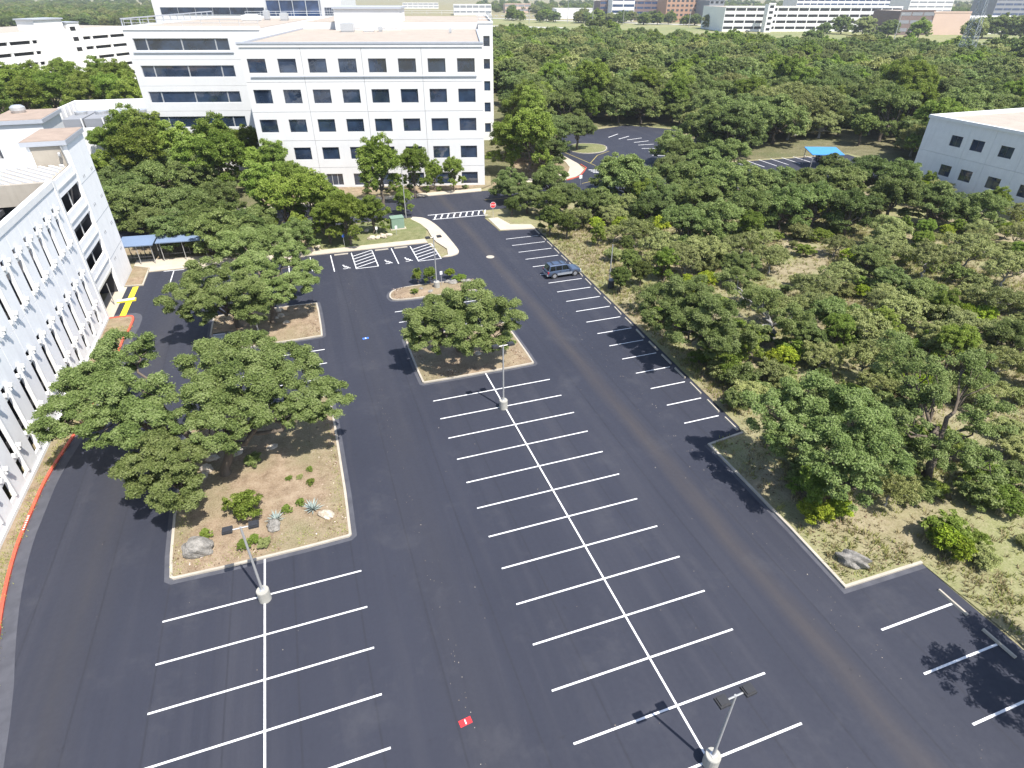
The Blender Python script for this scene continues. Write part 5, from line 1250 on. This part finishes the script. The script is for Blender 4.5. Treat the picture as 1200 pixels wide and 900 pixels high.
# ------------------------------------------------------------------ pylon and highway masts
py = empty('lattice_pylon', (*G(1124, 80), 0), .3); tag(py, 'grey steel lattice pylon rising from the wood near the highway', 'pylon')
H_ = 44; b0, b1 = 3.4, .8
def leg_at(s, t, z): k = b0+(b1-b0)*min(1, z/34); return (s*k, t*k, z)
for s in (-1, 1):
    for t in (-1, 1): MB().tube([leg_at(s, t, 0), leg_at(s, t, 34), leg_at(s, t, H_)], .13, 5).build('leg', 'steel_lattice', py)
for k in range(12):
    z0 = k*3.2; z1 = z0+3.2; mb = MB()
    for (s, t, s2, t2) in ((-1, -1, 1, -1), (1, -1, 1, 1), (1, 1, -1, 1), (-1, 1, -1, -1)):
        mb.tube([leg_at(s, t, z0), leg_at(s2, t2, z1)], .07, 4); mb.tube([leg_at(s2, t2, z0), leg_at(s, t, z1)], .07, 4); mb.tube([leg_at(s, t, z1), leg_at(s2, t2, z1)], .07, 4)
    mb.build('bracing', 'steel_lattice', py)
for z in (30, 35, 40): MB().tube([(-7, 0, z+.3), (0, 0, z), (7, 0, z+.3)], [.05, .22, .05], 5).build('cross_arm', 'steel_lattice', py)
def mast(x, y, h, label):
    o = empty('highway_mast', (*G(x, y), 0)); tag(o, label, 'mast', None)
    MB().tube([(0, 0, 0), (0, 0, h)], [.35, .18], 6).build('pole', 'pole_metal', o); MB().tube([(0, 0, h-.3), (2.5, 0, h)], .12, 5).build('arm', 'pole_metal', o)
mast(665, 27, 24, 'tall pale mast on the highway grass in front of the low white hall'); mast(694, 30, 22, 'thick pale mast by the highway trees beside the dark office'); mast(730, 29, 15, 'street lamp mast beside the highway grass before the blue glass wing')
mast(807, 32, 17, 'street lamp mast before the tan brick office'); mast(1046, 52, 18, 'lamp mast on the highway grass before the long garage end'); mast(877, 35, 15, 'street lamp mast before the long white garage'); mast(620, 28, 13, 'street lamp mast beside the pale highway')

# ------------------------------------------------------------------ leaf litter and pebbles on the planting beds
def litter(name, n, area, mat, label, seed, size, z=.14):
    rg = np.random.default_rng(seed); P = []
    while len(P) < n:
        x, y, ok = area(rg)
        if ok: P.append((x, y, z+rg.uniform(0, .06 if z > .03 else .012)))
    P = np.array(P); N = unit(rg.normal(size=(n, 3))*.35+np.array([0, 0, 1.]))
    return tag(link(name, fast_mesh(name, leaf_quads(P, N, size, rg, .7), 4, mat, rg.uniform(0, 1, n))), label, 'leaf litter', None, 'stuff')
m_leaf('litter_brown', (.05, .032, .02), (.12, .08, .05), (.24, .18, .12), .05)
m_leaf('pebble_pale', (.22, .18, .14), (.36, .31, .25), (.5, .45, .38), .0)
def beds(rg):
    k = rg.integers(0, 4); (x0, x1, y0, y1) = ((-25, -14.3, -13.3, 3.8), (-5.7, 4.7, 3.3, 11.7), (-5.2, 4.9, 21.3, 24.4), (-24.6, -14.1, 15.4, 23.3))[k]
    x = rg.uniform(x0, x1); y = rg.uniform(y0, y1); cl = math.sin(x*1.3+2*math.sin(y*.9))+math.sin(y*1.1+x*.4)
    return x, y, rg.random() < .25+.5*(cl > .2)
litter('leaf_litter', 5200, beds, 'litter_brown', 'fallen brown leaves over the planting islands', 8, .11)
litter('pebbles', 2200, beds, 'pebble_pale', 'pale chips and pebbles over the planting islands', 9, .10)
def vb(rg):
    y = rg.uniform(-27, 38); x = edge_x(y)+rg.uniform(.3, 4.5) if y > -11 else rg.uniform(14.0, 20)
    return x, y, y > -10.8 or y < -13.2
litter('verge_litter', 4200, vb, 'litter_brown', 'fallen leaves and twigs along the wood edge verge', 10, .12, .04)

def grit(rg):
    k = rg.integers(0, 3); y = rg.uniform(-40, 30)
    x = (11.6+rg.normal()*.5, -9.9+rg.normal()*.25, rg.uniform(-30, 18))[k]
    return x, y, not (-26 < x < -13.5 and y > -14) and not (-6.5 < x < 5.5 and y > 2.5) and x < edge_x(y)-.3 and rg.random() < .8
litter('loose_grit', 420, grit, 'pebble_pale', 'loose pale grit and chips scattered on the asphalt lanes', 12, .055, .006)
# ------------------------------------------------------------------ thin summer haze
hz = MB().box(-2700, 3300, -420, 4300, -1.2, 62).build('haze', 'black'); hz.data.materials.clear()
hm = bpy.data.materials.new('haze'); hm.use_nodes = True; hn = hm.node_tree; hn.nodes.clear()
pv = hn.nodes.new('ShaderNodeVolumePrincipled'); pv.inputs['Color'].default_value = (.82, .88, .95, 1); pv.inputs['Density'].default_value = .00015; pv.inputs['Anisotropy'].default_value = .25
ho = hn.nodes.new('ShaderNodeOutputMaterial'); hn.links.new(pv.outputs[0], ho.inputs['Volume']); hz.data.materials.append(hm)
tag(hz, 'thin pale summer haze over the whole place', 'haze', None, 'stuff')
